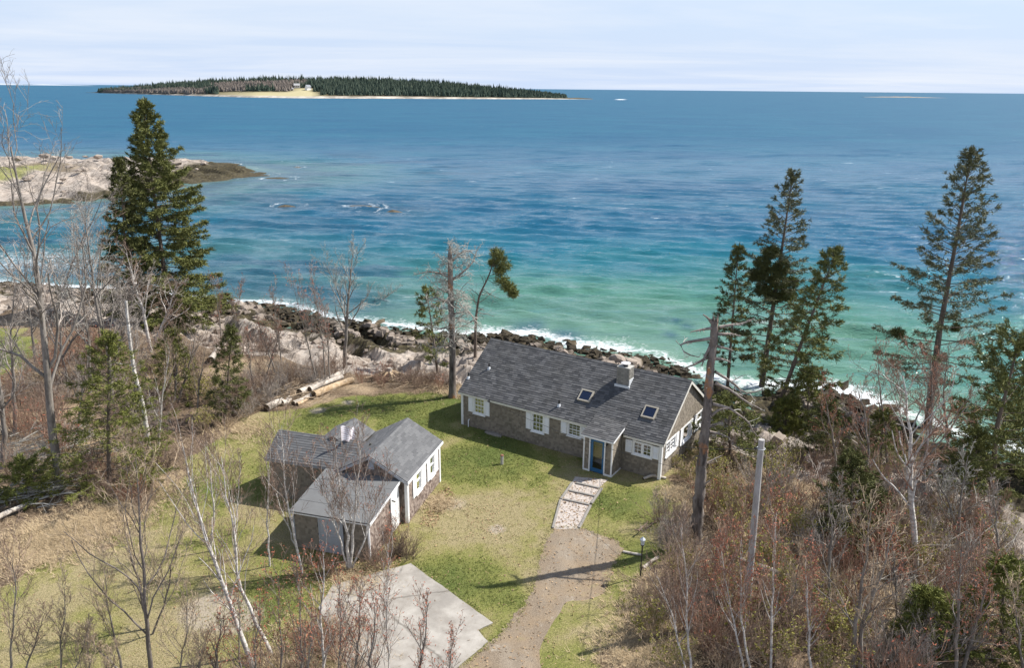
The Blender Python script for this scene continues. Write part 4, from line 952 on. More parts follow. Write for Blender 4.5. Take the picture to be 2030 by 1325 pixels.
# ================================================================== YARD
def jagged(poly, step, amp, rg):
    out = []; n = len(poly)
    for i in range(n):
        a = np.array(poly[i]); b = np.array(poly[(i + 1) % n]); L = np.linalg.norm(b - a); k = max(1, int(L / step))
        nrm = np.array([b[1] - a[1], a[0] - b[0]]) / (L + 1e-9)
        for j in range(k):
            p = a + (b - a) * j / k; w = (float(vnoise(p[0] / 0.9, p[1] / 0.9, 5)) - .5) * 2 * amp + rg.normal(0, amp * .35)
            out.append(p + nrm * w)
    return out
def sheet(name, poly, z, m, thick=0.0):
    tris = tessellate_polygon([[Vector((p[0], p[1], 0)) for p in poly]])
    V = [(p[0], p[1], z) for p in poly]; T = [t for t in tris]; n = len(poly)
    Q = []
    if thick:
        V += [(p[0], p[1], z - thick) for p in poly]; Q = [(i, (i + 1) % n, n + (i + 1) % n, n + i) for i in range(n)]
    T = [t if np.cross(np.array(V[t[1]]) - np.array(V[t[0]]), np.array(V[t[2]]) - np.array(V[t[0]]))[2] > 0 else t[::-1] for t in T]
    return struct(name, mesh_np(name, V, [np.array(T)] + ([np.array(Q)] if Q else []), mats=[m]))
rg = np.random.default_rng(31); prg = random.Random(31)
dm = Mat('gravel_drive', 0.95, 0.15)
dn = dm.noise(24, 6, 0.8); db = dm.noise(0.7, 4, 0.6); ds = dm.noise(0.35, 3, 0.5, dm.pos((2.2, 0.7, 1), -0.1))
dc = dm.ramp(dn, [(0.3, (0.06, 0.05, 0.04)), (0.45, (0.19, 0.15, 0.11)), (0.58, (0.28, 0.225, 0.165)), (0.75, (0.48, 0.42, 0.35))])
dc = dm.mix(dm.ramp(ds, [(0.45, 0.0), (0.65, 0.4)]), dc, dm.mix(dn, (0.26, 0.22, 0.175), (0.44, 0.39, 0.32)))
dc = dm.mix(dm.ramp(db, [(0.45, 0.0), (0.72, 0.6)]), dc, dm.mix(dn, (0.24, 0.16, 0.09), (0.42, 0.31, 0.19)))
dc = dm.mix(dm.ramp(dm.math('ADD', db, dm.math('MULTIPLY', dm.math('SUBTRACT', dm.noise(3, 5, .7), .5), .5)), [(0.62, 0.0), (0.78, 0.7)]), dc, (0.30, 0.28, 0.13))
rut = dm.ramp(dm.noise(0.55, 2, 0.5, dm.pos((1.6, 0.12, 1), math.radians(6))), [(0.5, 0.0), (0.62, 0.45)])
dc = dm.mix(rut, dc, dm.mix(dn, (0.12, 0.095, 0.07), (0.26, 0.21, 0.16)))
dc = dm.mix(dm.ramp(dm.noise(1.3, 6, 0.7), [(0.60, 0.0), (0.70, 0.65)]), dc, (0.44, 0.40, 0.34))
dm.col(dc); dm.bump(dn, 0.7, 0.05)
DRIVE = pxpoly([(1095, 1047), (1150, 1047), (1225, 1073), (1238, 1088), (1212, 1130), (1203, 1165), (1202, 1240), (1192, 1330), (1190, 1480), (820, 1480), (900, 1330), (965, 1285), (1012, 1240), (1040, 1200), (1058, 1150), (1070, 1105), (1082, 1065)])
sheet('driveway', jagged(DRIVE, 0.13, 0.17, rg), 0.008, dm.m)
cm = Mat('concrete', 0.9, 0.2)
cn1 = cm.noise(1.1, 6, 0.65); cn2 = cm.noise(18, 5, 0.7)
cc = cm.mix(cm.ramp(cn1, [(0.35, 0.0), (0.7, 1.0)]), (0.27, 0.248, 0.22), (0.46, 0.435, 0.395)); cc = cm.mix(cm.math('MULTIPLY', cn2, 0.35), cc, (0.25, 0.225, 0.195))
cc = cm.mix(cm.ramp(cm.noise(0.45, 4, 0.6), [(0.5, 0.0), (0.64, 0.6)]), cc, (0.20, 0.185, 0.165))
cv_ = cm.node('ShaderNodeTexVoronoi', feature='DISTANCE_TO_EDGE'); cv_.inputs['Scale'].default_value = 0.28; cm.put(cv_.inputs['Vector'], cm.mix(0.25, cm.pos(), cm.noise(1.4, 4, 0.6, out='Color')))
cc = cm.mix(cm.ramp(cv_.outputs['Distance'], [(0.0, 0.7), (0.012, 0.0)]), cc, (0.09, 0.08, 0.065))
cc = cm.mix(cm.ramp(cm.noise(2.6, 6, 0.75), [(0.60, 0.0), (0.70, 0.5)]), cc, (0.17, 0.14, 0.10))
cm.col(cc); cm.bump(cn2, 0.3, 0.02)
SLAB = pxpoly([(815, 1117), (978, 1236), (948, 1250), (967, 1272), (900, 1330), (800, 1400), (690, 1330), (632, 1205), (660, 1160)], 0.05)
sheet('concrete_slab', jagged(SLAB, 0.2, 0.03, rg), 0.05, cm.m, 0.12)
# timber and gravel garden steps
gvm = Mat('path_gravel', 0.95, 0.15); gn = gvm.noise(30, 5, 0.8)
gvm.col(gvm.ramp(gn, [(0.28, (0.16, 0.13, 0.11)), (0.45, (0.38, 0.335, 0.30)), (0.65, (0.58, 0.53, 0.49))])); gvm.bump(gn, .6, .03)
PATH = pxpoly([(1140, 946), (1205, 952), (1191, 966), (1170, 999), (1147, 1050), (1096, 1050), (1114, 988), (1135, 956)])
sheet('garden_path', jagged(PATH, 0.2, 0.02, rg), 0.014, gvm.m)
tie_m = plain('weathered_timber', (0.25, 0.235, 0.215), 0.9, 0.1, 0.35, 5)
def timber(name, label, a, b, wd, hg, group, z=0.0):
    a = onz(*a, 0.08); b = onz(*b, 0.08); L = float(np.linalg.norm(b - a)); t = thing(name, label, 'timber', ((a[0] + b[0]) / 2, (a[1] + b[1]) / 2, z), math.atan2(b[1] - a[1], b[0] - a[0]), group)
    mb = MB(); mb.hexa([(-L / 2, -wd / 2, -.05), (L / 2, -wd / 2, -.05), (L / 2, wd / 2, -.05), (-L / 2, wd / 2, -.05), (-L / 2, -wd / 2, hg), (L / 2, -wd / 2, hg * .93), (L / 2, wd / 2, hg * .97), (-L / 2, wd / 2, hg)])
    o = mb.build('beam', tie_m, t)
    bv = o.modifiers.new('bevel', 'BEVEL'); bv.width = .012; bv.segments = 1
timber('step_riser', 'weathered timber riser across the gravel path nearest the blue door', (1142, 957), (1188, 967), .13, .09, None)
timber('step_riser', 'weathered timber riser across the middle of the gravel path', (1128, 972), (1179, 983), .13, .09, None)
timber('step_riser', 'weathered timber riser across the path nearest the gravel drive', (1117, 989), (1168, 1000), .13, .09, None)
timber('path_edging', 'grey timber edging on the path side towards the lean-to shed', (1134, 957), (1112, 989), .12, .1, None)
timber('path_edging', 'long grey timber edging running from the lowest riser to the drive, shed side', (1111, 990), (1096, 1046), .12, .08, None)
timber('path_edging', 'grey timber edging on the path side towards the tall dead trunk', (1193, 968), (1172, 998), .12, .1, None)
timber('path_edging', 'long grey timber edging running from the lowest riser to the drive, lamp post side', (1171, 1001), (1148, 1046), .12, .08, None)
# stone step
def rockmesh(name, seed, m, flat=1.0, sub=2, cut=5):
    bm = bmesh.new(); bmesh.ops.create_icosphere(bm, subdivisions=sub, radius=1.0); r = random.Random(seed)
    planes = [(Vector((r.gauss(0, 1), r.gauss(0, 1), r.gauss(0, .8))).normalized(), r.uniform(.42, .8)) for _ in range(cut)]
    for v in bm.verts:
        p = v.co.copy()
        for n, d in planes:
            k = p.dot(n)
            if k > d: p -= n * (k - d) * .92
        f = 1 + .16 * (float(vnoise(np.array(p.x * 2 + seed), np.array(p.y * 2 + p.z * 3), seed)) - .5)
        v.co = Vector((p.x * f, p.y * f, p.z * f * flat))
    me = bpy.data.meshes.new(name); bm.to_mesh(me); bm.free(); me.materials.append(m); return me
stone_m = plain('fieldstone', (0.26, 0.235, 0.205), .9, .15, .35, 6)
p = onz(979, 862, 0); o = link('stone_step', rockmesh('stone_step', 3, stone_m, .25), None, (p[0], p[1], 0.02)); o.scale = (.72, .36, .4); o.rotation_euler = (0, 0, HYAW); tag(o, 'flat grey stone lying against the shaded cottage wall', 'stone')
# standpipe
p = onz(995, 921, 0); t = thing('well_pipe', 'short grey well pipe with a rusty cap standing on the lawn', 'pipe', p)
mb = MB(); mb.tubes([(0, 0, -.1), (0, 0, .52)], [.085, .085], 14, True); mb.build('casing', plain('pipe_grey', (.42, .40, .38), .6, .3, .2, 9), t, smooth=False)
mb = MB(); mb.tubes([(0, 0, .52), (0, 0, .56), (0, 0, .60)], [.1, .1, .05], 14, True); mb.build('cap', plain('rusty_cap', (.22, .10, .07), .7, .3), t)
# lamp post
p = onz(1269, 1149, 0); t = thing('lamp_post', 'slender black lamp post with glass lantern beside the drive', 'lamp post', p)
mb = MB(); mb.tubes([(0, 0, -.1), (0, 0, .12), (0, 0, .16), (0, 0, 1.62)], [.05, .05, .032, .03], 10, True); mb.build('post', dark_m, t)
mb = MB(); mb.tubes([(0, 0, 1.62), (0, 0, 1.66), (0, 0, 1.70)], [.035, .08, .085], 6, True); mb.build('lantern_base', dark_m, t)
mb = MB(); mb.tubes([(0, 0, 1.70), (0, 0, 1.92)], [.075, .10], 6, True); mb.build('lantern_glass', plain('frosted_glass', (.45, .5, .55), .3, .5), t)
mb = MB(); mb.tubes([(0, 0, 1.92), (0, 0, 1.95), (0, 0, 2.04), (0, 0, 2.07)], [.13, .125, .03, .015], 6, True); mb.build('lantern_roof', plain('lantern_tin', (.45, .48, .52), .4, .6), t)

# ================================================================== VEGETATION GENERATORS
def unit(v): return v / (np.linalg.norm(v, axis=-1, keepdims=True) + 1e-9)
def resample(pts, n):
    pts = np.asarray(pts, float); d = np.concatenate([[0], np.cumsum(np.linalg.norm(np.diff(pts, axis=0), axis=1))]); t = np.linspace(0, d[-1], n)
    return np.stack([np.interp(t, d, pts[:, i]) for i in range(3)], 1)
def grow(P, Rr, rg, n, tmin, ratio, ang, up, rr, npts, wig, tmax=1.0, minlen=0.0, rmin=0.004, droop=0.0):
    """n children on every parent path"""
    m, k, _ = P.shape; L = np.linalg.norm(np.diff(P, axis=1), axis=2).sum(1)
    par = np.repeat(np.arange(m), n); t = tmin + (tmax - tmin) * ((np.tile(np.arange(n), m) + rg.uniform(0, 1, m * n)) / n)
    f = t * (k - 1); i = np.minimum(f.astype(int), k - 2); fr = (f - i)[:, None]
    pos = P[par, i] * (1 - fr) + P[par, i + 1] * fr; tan = unit(P[par, i + 1] - P[par, i]); r0 = Rr[par, i] * (1 - fr[:, 0]) + Rr[par, i + 1] * fr[:, 0]
    rnd = unit(rg.normal(0, 1, (m * n, 3))); perp = unit(rnd - tan * (rnd * tan).sum(1, keepdims=True))
    a = rg.uniform(ang[0], ang[1], m * n)[:, None]
    d = unit(tan * np.cos(a) + perp * np.sin(a) + np.array([0, 0, up]))
    ln = L[par] * ratio * rg.uniform(.55, 1.25, m * n) * (1.2 - .65 * t); ln = np.maximum(ln, minlen)
    C = np.empty((m * n, npts, 3)); C[:, 0] = pos; cur = d
    for s in range(1, npts):
        cur = unit(cur + rg.normal(0, wig, (m * n, 3)) + np.array([0, 0, up * .35 - droop]))
        C[:, s] = C[:, s - 1] + cur * (ln / (npts - 1))[:, None]
    rs = np.maximum(r0 * rr * rg.uniform(.7, 1.1, m * n), rmin); RR = rs[:, None] * np.linspace(1, .38, npts)[None]
    return C, np.maximum(RR, rmin * .7)
def bark_mat(name, a, b, scale=3.0, bands=False):
    m = Mat(name, .92, .1); v = m.obj((1, 1, .25)) if not bands else m.obj((1, 1, 4.0))
    n = m.noise(scale, 6, .7, v); fine = m.noise(scale * 5, 4, .7, m.obj((1, 1, .3)))
    c = m.mix(m.ramp(m.math('ADD', m.math('MULTIPLY', n, .7), m.math('MULTIPLY', fine, .3)), [(.36, 0.0), (.62, 1.0)]), a, b)
    m.col(c); m.bump(n, .5, .05); return m.m
birch_m = bark_mat('birch_bark', (0.22, 0.195, 0.175), (0.76, 0.73, 0.69), 2.2, True)
grey_m = bark_mat('grey_bark', (0.10, 0.088, 0.076), (0.32, 0.29, 0.26))
dark_bark = bark_mat('spruce_bark', (0.07, 0.055, 0.045), (0.22, 0.18, 0.15))
dead_bark = bark_mat('dead_bark', (0.13, 0.105, 0.09), (0.34, 0.30, 0.27))
snag_m = Mat('snag_bark', .92, .1)
_sv = snag_m.obj((1, 1, .22)); _s1 = snag_m.noise(2.6, 6, .7, _sv); _s2 = snag_m.noise(.9, 4, .6, snag_m.obj((1, 1, .5)))
snag_m.col(snag_m.mix(snag_m.ramp(_s2, [(.56, 0.0), (.62, .95)]), snag_m.mix(snag_m.ramp(_s1, [(.35, 0.0), (.65, 1.0)]), (.06, .05, .045), (.29, .255, .23)), snag_m.mix(_s1, (.30, .12, .05), (.50, .27, .14)))); snag_m.bump(_s1, 1.0, .12); snag_m = snag_m.m
tw_grey = plain('twig_grey', (0.33, 0.29, 0.255), .9, .1, .25, 2)
tw_lich = plain('twig_lichen', (0.40, 0.385, 0.345), .9, .1, .25, 2)
tw_brown = plain('twig_brown', (0.27, 0.195, 0.15), .9, .1, .3, 2)
tw_red = plain('twig_red', (0.29, 0.18, 0.13), .9, .1, .3, 2)
tw_tan = plain('twig_tan', (0.42, 0.33, 0.235), .9, .1, .3, 2)
tw_dark = plain('twig_dark', (0.12, 0.09, 0.075), .9, .1, .3, 2)
bud_red = vary('red_buds', (0.26, 0.075, 0.05), (0.46, 0.17, 0.10))
bud_olive = vary('olive_leaf_buds', (0.14, 0.15, 0.04), (0.34, 0.30, 0.08))
def needle_mat(name, a, b):
    m = Mat(name, .75, .2); f = m.island(); n = m.noise(.45, 3, .6)
    m.col(m.mix(m.math('ADD', m.math('MULTIPLY', f, .65), m.math('MULTIPLY', n, .45)), a, b)); return m.m
nd_dark = needle_mat('needles_dark', (0.038, 0.047, 0.018), (0.155, 0.16, 0.052))
nd_olive = needle_mat('needles_olive', (0.05, 0.066, 0.021), (0.21, 0.215, 0.066))
nd_young = needle_mat('needles_young', (0.06, 0.075, 0.018), (0.20, 0.21, 0.052))
nd_grey = needle_mat('needles_greyish', (0.055, 0.066, 0.034), (0.205, 0.20, 0.10))

def blades(C, D, rg, k, ln, wd, spread):
    """k small needle sprays at each point C with axis D"""
    n = len(C); c = np.repeat(C, k, 0); d = np.repeat(D, k, 0)
    d = unit(d * .75 + rg.normal(0, spread, (n * k, 3)) + np.array([0, 0, .08])); s = unit(np.cross(d, rg.normal(0, 1, (n * k, 3))))
    L = ln * rg.uniform(.6, 1.3, (n * k, 1)); w = wd * rg.uniform(.6, 1.3, (n * k, 1)); c = c + rg.normal(0, ln * .2, c.shape)
    V = np.stack([c - s * w * .5, c + s * w * .5, c + d * L + s * w * .12, c + d * L - s * w * .12], 1)
    return V.reshape(-1, 3), np.arange(n * k * 4).reshape(-1, 4)
def conifer(path, seed, r0, Rm, nb, c0=.1, prof=.9, droop=.12, up=.15, dens=1.0, ln=.2, wd=.06, gap=0.0, asym=(0, 0), needle=None, bark=None, bare_low=0, sub=1.0, k=5):
    """returns trunk mesh and crown mesh in local space (path starts at the origin)"""
    rg = np.random.default_rng(seed); path = resample(path, 14); H = path[-1, 2]
    mb = MB(); mb.tubes(path, np.linspace(1, .06, 14) ** .85 * r0, 8); Bs, Rs = [], []
    an = rg.uniform(0, 6.28)
    Bp = []; Lb = []; Dr = []
    for i in range(nb):
        t = c0 + (1 - c0) * ((i + rg.uniform(0, 1)) / nb) ** .92
        if rg.uniform() < gap * (1 - t): continue
        an += 2.399 + rg.normal(0, .35); f = t * 13; a = min(int(f), 12); pos = path[a] + (path[a + 1] - path[a]) * (f - a)
        d = np.array([math.cos(an), math.sin(an), 0])
        L = Rm * ((1 - t) ** prof) * rg.uniform(.6, 1.15) * (1 + d[0] * asym[0] + d[1] * asym[1]) * min(1, .55 + (t - c0) * 5) + .25
        Bp.append(pos); Lb.append(L); Dr.append((d, t))
    n = len(Bp); Bp = np.array(Bp); Lb = np.array(Lb); D0 = np.array([q[0] for q in Dr]); tt = np.array([q[1] for q in Dr])
    npt = 7; B = np.empty((n, npt, 3)); B[:, 0] = Bp
    el = up + .9 * tt ** 2.5 - droop * (1 - tt)
    for s in range(1, npt):
        e = el + (s / npt - .45) * (.45) * (1 - tt) + rg.normal(0, .07, n)
        dirv = unit(D0 + rg.normal(0, .08, (n, 3))) * np.cos(e)[:, None]; dirv[:, 2] = np.sin(e)
        B[:, s] = B[:, s - 1] + dirv * (Lb / (npt - 1))[:, None]
    mb.tubes(B, (r0 * .16 * (1 - tt * .7) + .008)[:, None] * np.linspace(1, .3, npt)[None], 4)
    # side branchlets, flattened
    Cp, Cd = [], []
    for i in range(n):
        m = max(4, int(Lb[i] / .17 * dens)); f = rg.uniform(.18, 1, m) ** .8 * (npt - 1); a = np.minimum(f.astype(int), npt - 2); fr = (f - a)[:, None]
        pos = B[i, a] * (1 - fr) + B[i, a + 1] * fr; tan = unit(B[i, a + 1] - B[i, a]); side = np.cross(tan, [0, 0, 1.0]); sg_ = rg.choice([-1, 1], m)[:, None]
        d = unit(tan * .75 + side * sg_ * rg.uniform(.4, 1, (m, 1)) + np.array([0, 0, -.28]) + rg.normal(0, .22, (m, 3)))
        l = np.minimum(.22 + .27 * Lb[i] * (1.1 - f / (npt - 1)), .85)[:, None] * rg.uniform(.6, 1.2, (m, 1)) * sub
        if bare_low and tt[i] < bare_low and rg.uniform() < .6: continue
        for q in (.25, .5, .75, 1.0): Cp.append(pos + d * l * q); Cd.append(d)
    Cp = np.concatenate(Cp); Cd = np.concatenate(Cd)
    V, Q = blades(Cp, Cd, rg, k + 1, ln * .92, wd * .8, .6)
    tip = path[-1] + np.zeros((40, 3)); tip[:, 2] -= np.linspace(0, .9, 40); V2, Q2 = blades(tip, np.tile([0, 0, 1.0], (40, 1)), rg, 5, ln, wd, .6)
    nm = MB(); nm.add(V, Q); nm.add(V2, Q2)
    return mb.mesh('trunk', bark or dark_bark, True), nm.mesh('crown', needle or nd_olive)
def path_px(pts):
    """trunk path: first pixel is the foot on the ground, the rest lie at the same distance"""
    b = gp(*pts[0]); P = [b] + [aty(x, y, b[1]) for x, y in pts[1:]]
    return b, np.array(P) - b
def place(name, label, cat, base, tm, cm, group=None, rot=0.0, scale=1.0, parts=('trunk', 'crown')):
    t = thing(name, label, cat, (base[0], base[1], base[2] - .12), rot, group); t.scale = (scale,) * 3 if np.isscalar(scale) else scale
    for nme, me in zip(parts, (tm, cm)):
        if me is not None: link(nme, me, t)
    return t
def bare_tree(paths, seed, r0, levels, twig, bark, taper=.12, extra=None, buds=None, budn=0, sides=6, jit=.05, budsize=.035):
    """paths: list of stem point lists (local). levels: dicts for grow()."""
    rg = np.random.default_rng(seed); S = np.array([resample(p, 12) for p in paths]); S[:, 2:-1] += rg.normal(0, jit * .5, S[:, 2:-1].shape) * np.array([1, 1, .3])
    r0 = np.broadcast_to(np.asarray(r0, float), (len(S),)); SR = r0[:, None] * np.linspace(1, taper, 12)[None] ** .9
    tms = [MB() for _ in S]; cm_ = MB(); P, Rr = S, SR; pool = []
    for i, q in enumerate(tms): q.tubes(S[i], SR[i], sides)
    for i, lv in enumerate(levels):
        P, Rr = grow(P, Rr, rg, **lv)
        if i == 0:
            for j, q in enumerate(tms): q.tubes(P[j * lv['n']:(j + 1) * lv['n']], Rr[j * lv['n']:(j + 1) * lv['n']], 5)
        else: cm_.tubes(P, Rr, 3)
        pool = P
        if extra and i == 0:
            pass
    tmesh = [q.mesh('trunk', bark, True) for q in tms]; cmesh = cm_.mesh('twigs', twig) if cm_.n else None
    bmesh_ = None
    if buds is not None and budn:
        tips = pool[:, -1]; pick = rg.integers(0, len(tips), budn); V, Q = blades(tips[pick], unit(rg.normal(0, 1, (budn, 3))), rg, 1, budsize * 1.6, budsize, .5)
        q = MB(); q.add(V, Q); bmesh_ = q.mesh('buds', buds)
    return tmesh, cmesh, bmesh_
def lv(n, tmin, ratio, ang, up, rr, npts, wig, **k): return dict(n=n, tmin=tmin, ratio=ratio, ang=ang, up=up, rr=rr, npts=npts, wig=wig, **k)
def place3(name, label, cat, base, ms, group=None, rot=0.0, scale=1.0):
    t = place(name, label, cat, base, None, None, group, rot, scale)
    for m_ in ms[0]: link('trunk', m_, t)
    if ms[1] is not None: w_ = link('twigs', ms[1], t); w_['kind'] = 'stuff'
    if ms[2] is not None: b = link('buds', ms[2], t); b['kind'] = 'stuff'
    return t

# ================================================================== CONIFERS
def put_conifer(name, label, pts, seed, cat='spruce tree', group=None, **k):
    b, P = path_px(pts); tm, cm_ = conifer(P, seed, **k); return place(name, label, cat, b, tm, cm_, group)
put_conifer('spruce_tree', 'tall dense dark green spruce above the cove', [(340, 648), (318, 480), (300, 340), (283, 203)], 1, r0=.26, Rm=6.0, nb=210, c0=.03, prof=.72, droop=.25, up=.08, dens=1.2, ln=.31, wd=.10, needle=nd_olive, asym=(.15, 0), k=4)
put_conifer('spruce_tree', 'smaller dark spruce tucked behind the tall dense spruce', [(262, 640), (248, 480), (236, 318)], 2, r0=.18, Rm=3.2, nb=110, c0=.08, prof=.7, droop=.2, dens=1.0, ln=.28, wd=.09, needle=nd_dark)
put_conifer('spruce_tree', 'broad young yellow-green spruce beside the leaning birch trunks', [(216, 965), (214, 820), (214, 668)], 3, r0=.13, Rm=3.7, nb=125, c0=.03, prof=.72, droop=.1, dens=.8, ln=.2, wd=.045, needle=nd_young, gap=.3, k=4)
put_conifer('spruce_tree', 'slim young spruce on the bank between leafless saplings', [(447, 832), (452, 740), (458, 652)], 4, r0=.09, Rm=1.35, nb=70, c0=.06, prof=.8, droop=.05, dens=.9, ln=.2, wd=.05, needle=nd_dark)
put_conifer('spruce_tree', 'low spreading evergreen among the fallen grey branches', [(55, 985), (52, 950), (50, 925)], 5, r0=.07, Rm=1.9, nb=40, c0=.05, prof=.5, droop=.1, dens=.8, ln=.22, wd=.05, needle=nd_young)
put_conifer('spruce_tree', 'young evergreen in scrub below the tall dense spruce', [(352, 800), (345, 740), (340, 660)], 6, r0=.09, Rm=2.0, nb=60, c0=.05, prof=.7, dens=.7, ln=.22, wd=.05, needle=nd_young, gap=.3)
put_conifer('spruce_tree', 'stunted open pine standing left beside the dead lichen-covered trunk', [(868, 742), (858, 660), (846, 575)], 7, 'pine tree', r0=.12, Rm=1.55, nb=34, c0=.12, prof=.35, droop=.02, dens=.9, ln=.26, wd=.07, needle=nd_olive, gap=.35)
put_conifer('spruce_tree', 'tall sparse spruce with a dense dark tangle halfway up', [(1508, 778), (1528, 640), (1552, 480), (1572, 342)], 8, r0=.27, Rm=4.5, nb=125, c0=.14, prof=.62, droop=.12, up=.12, dens=.62, ln=.27, wd=.075, needle=nd_grey, gap=.35, k=4)
put_conifer('spruce_tree', 'slim dark spruce with open lower trunk by the surf', [(1440, 795), (1452, 640), (1464, 492)], 9, r0=.16, Rm=2.4, nb=80, c0=.25, prof=.55, droop=.15, dens=.75, ln=.25, wd=.07, needle=nd_dark, gap=.2)
put_conifer('spruce_tree', 'leaning spruce tilting towards the sea beside the tangled spruce', [(1532, 838), (1588, 680), (1656, 500)], 10, r0=.2, Rm=3.4, nb=105, c0=.15, prof=.55, droop=.12, dens=.7, ln=.26, wd=.075, needle=nd_olive, gap=.25, asym=(.25, 0))
put_conifer('spruce_tree', 'tall gaunt spruce with tiered grey-green boughs rising over the leafless birches', [(1838, 850), (1862, 660), (1895, 480), (1926, 300)], 11, r0=.30, Rm=5.6, nb=130, c0=.2, prof=.6, droop=.08, up=.14, dens=.7, ln=.26, wd=.075, needle=nd_grey, gap=.45, k=4)
put_conifer('pine_tree', 'bushy leaning pine over the pale ledge', [(1965, 1010), (1975, 850), (2022, 672)], 12, 'pine tree', r0=.2, Rm=3.6, nb=64, c0=.22, prof=.4, droop=.05, dens=.85, ln=.26, wd=.07, needle=nd_olive, gap=.25)
put_conifer('pine_tree', 'dense pine behind the bushy leaning pine', [(2060, 960), (2062, 850), (2066, 720)], 13, 'pine tree', r0=.18, Rm=3.6, nb=70, c0=.1, prof=.45, dens=.9, ln=.26, wd=.07, needle=nd_olive)
for i, (pts, Rm, lab) in enumerate([
    ([(1600, 855), (1602, 800), (1605, 735)], 2.2, 'bushy young spruce at the foot of the leaning spruce'),
    ([(1448, 905), (1446, 850), (1444, 790)], 2.8, 'wide low spruce just beyond the cottage gable end'),
    ([(1685, 1085), (1688, 1000), (1692, 905)], 2.0, 'dark young spruce in the red-twigged thicket'),
    ([(1560, 860), (1558, 830), (1556, 800)], 1.6, 'low dark evergreen on the pale shore rocks'),
    ([(1745, 930), (1748, 880), (1752, 820)], 1.5, 'small spruce under the leafless birch crowns'),
    ([(1640, 905), (1640, 860), (1642, 800)], 1.7, 'rounded little spruce between shore rock and thicket'),
    ([(1985, 1290), (1988, 1220), (1992, 1120)], 2.0, 'yellow-green young spruce in the thicket corner'),
    ([(1925, 1010), (1930, 940), (1940, 860)], 2.6, 'dark spruce in front of the bushy leaning pine'),
    ([(1720, 1040), (1722, 990), (1722, 945)], 1.3, 'thin little spruce beside the white birch trunk'),
    ([(1835, 1290), (1838, 1230), (1840, 1180)], 1.4, 'half-hidden small spruce among red-budded saplings'),
    ([(1985, 900), (1990, 830), (1996, 745)], 2.8, 'full evergreen crowding the slope above the ledge')]):
    put_conifer('young_spruce', lab, pts, 40 + i, r0=.1, Rm=Rm, nb=64, c0=.04, prof=.65, droop=.1, dens=.75, ln=.22, wd=.055, needle=(nd_young, nd_olive, nd_dark)[i % 3], gap=.15)
# dense tangle (witches' broom) on the sparse spruce, a part of that tree
def broom(tree_label, px, py, rx, rz, seed, n=2200, needle=nd_dark):
    t = [o for o in bpy.data.objects if o.get('label') == tree_label][0]; rg = np.random.default_rng(seed)
    c = aty(px, py, t.location[1]) - np.array(t.location); U_ = unit(rg.normal(0, 1, (n, 3))); rad = rg.uniform(.25, 1, (n, 1)) ** .5
    P = c + U_ * rad * np.array([rx, rx, rz]) * (0.75 + .5 * rg.uniform(0, 1, (n, 1)) * vnoise(U_[:, :1] * 3, U_[:, 1:2] * 3 + U_[:, 2:] * 2, seed))
    V, Q = blades(P, U_, rg, 4, .24, .055, .8); mb = MB(); mb.add(V, Q); m = mb.mesh('dense_tangle', needle); link('dense_tangle', m, t)
TL = 'tall sparse spruce with a dense dark tangle halfway up'
for i_, (bx_, by_, br_, bn_, nd_) in enumerate(((1512, 520, .75, 420, nd_dark), (1530, 500, .7, 400, nd_dark), (1500, 545, .8, 460, nd_dark), (1525, 545, 1.0, 700, nd_dark), (1545, 560, .9, 520, nd_olive), (1512, 575, .8, 460, nd_dark), (1560, 585, .75, 420, nd_olive), (1535, 590, .8, 420, nd_dark), (1570, 560, .7, 330, nd_olive), (1550, 530, .8, 420, nd_dark))): broom(TL, bx_, by_, br_, br_ * .8, 500 + i_, bn_, nd_)
broom('tall gaunt spruce with tiered grey-green boughs rising over the leafless birches', 1780, 660, .5, .4, 7, 200)
broom('tall gaunt spruce with tiered grey-green boughs rising over the leafless birches', 1895, 650, .35, .35, 8, 120)
# windswept pine with tufts on one side
b, P = path_px([(942, 708), (943, 630), (950, 583), (968, 548), (980, 512), (986, 488)])
rg = np.random.default_rng(61); pine = thing('windswept_pine', 'slender windswept pine with foliage tufts only near its bent top', 'pine tree', b - np.array([0, 0, .1]))
mb = MB(); S = resample(P, 14); SR = np.linspace(.15, .03, 14); mb.tubes(S, SR, 7)
G, GR = grow(S[None], SR[None], rg, **lv(30, .3, .2, (.9, 1.5), .0, .4, 5, .25)); mb.tubes(G, GR, 4); pm_ = mb.mesh('trunk', dark_bark, True); link('trunk', pm_, pine)
G2, GR2 = grow(G, GR, rg, **lv(6, .3, .5, (.4, 1.1), .0, .6, 4, .25, rmin=.006)); mb = MB(); mb.tubes(G2, GR2, 3); q_ = link('twigs', mb.mesh('twigs', tw_grey), pine); q_['kind'] = 'stuff'
mb = MB()
for px, py, r in ((985, 494, .6), (990, 508, .6), (998, 525, .75), (990, 535, .55), (995, 552, .7), (1006, 560, .6), (1012, 570, .55), (1017, 580, .5), (978, 520, .4)):
    c = aty(px, py, b[1]) - b + np.array([0, rg.normal(0, .35), 0]); U_ = unit(rg.normal(0, 1, (170, 3)))
    V, Q = blades(c + U_ * rg.uniform(.2, 1, (170, 1)) * r * np.array([1, 1, .7]), U_, rg, 5, .24, .045, .8); mb.add(V, Q)
q_ = link('needle_tufts', mb.mesh('needle_tufts', nd_olive), pine); q_['kind'] = 'stuff'

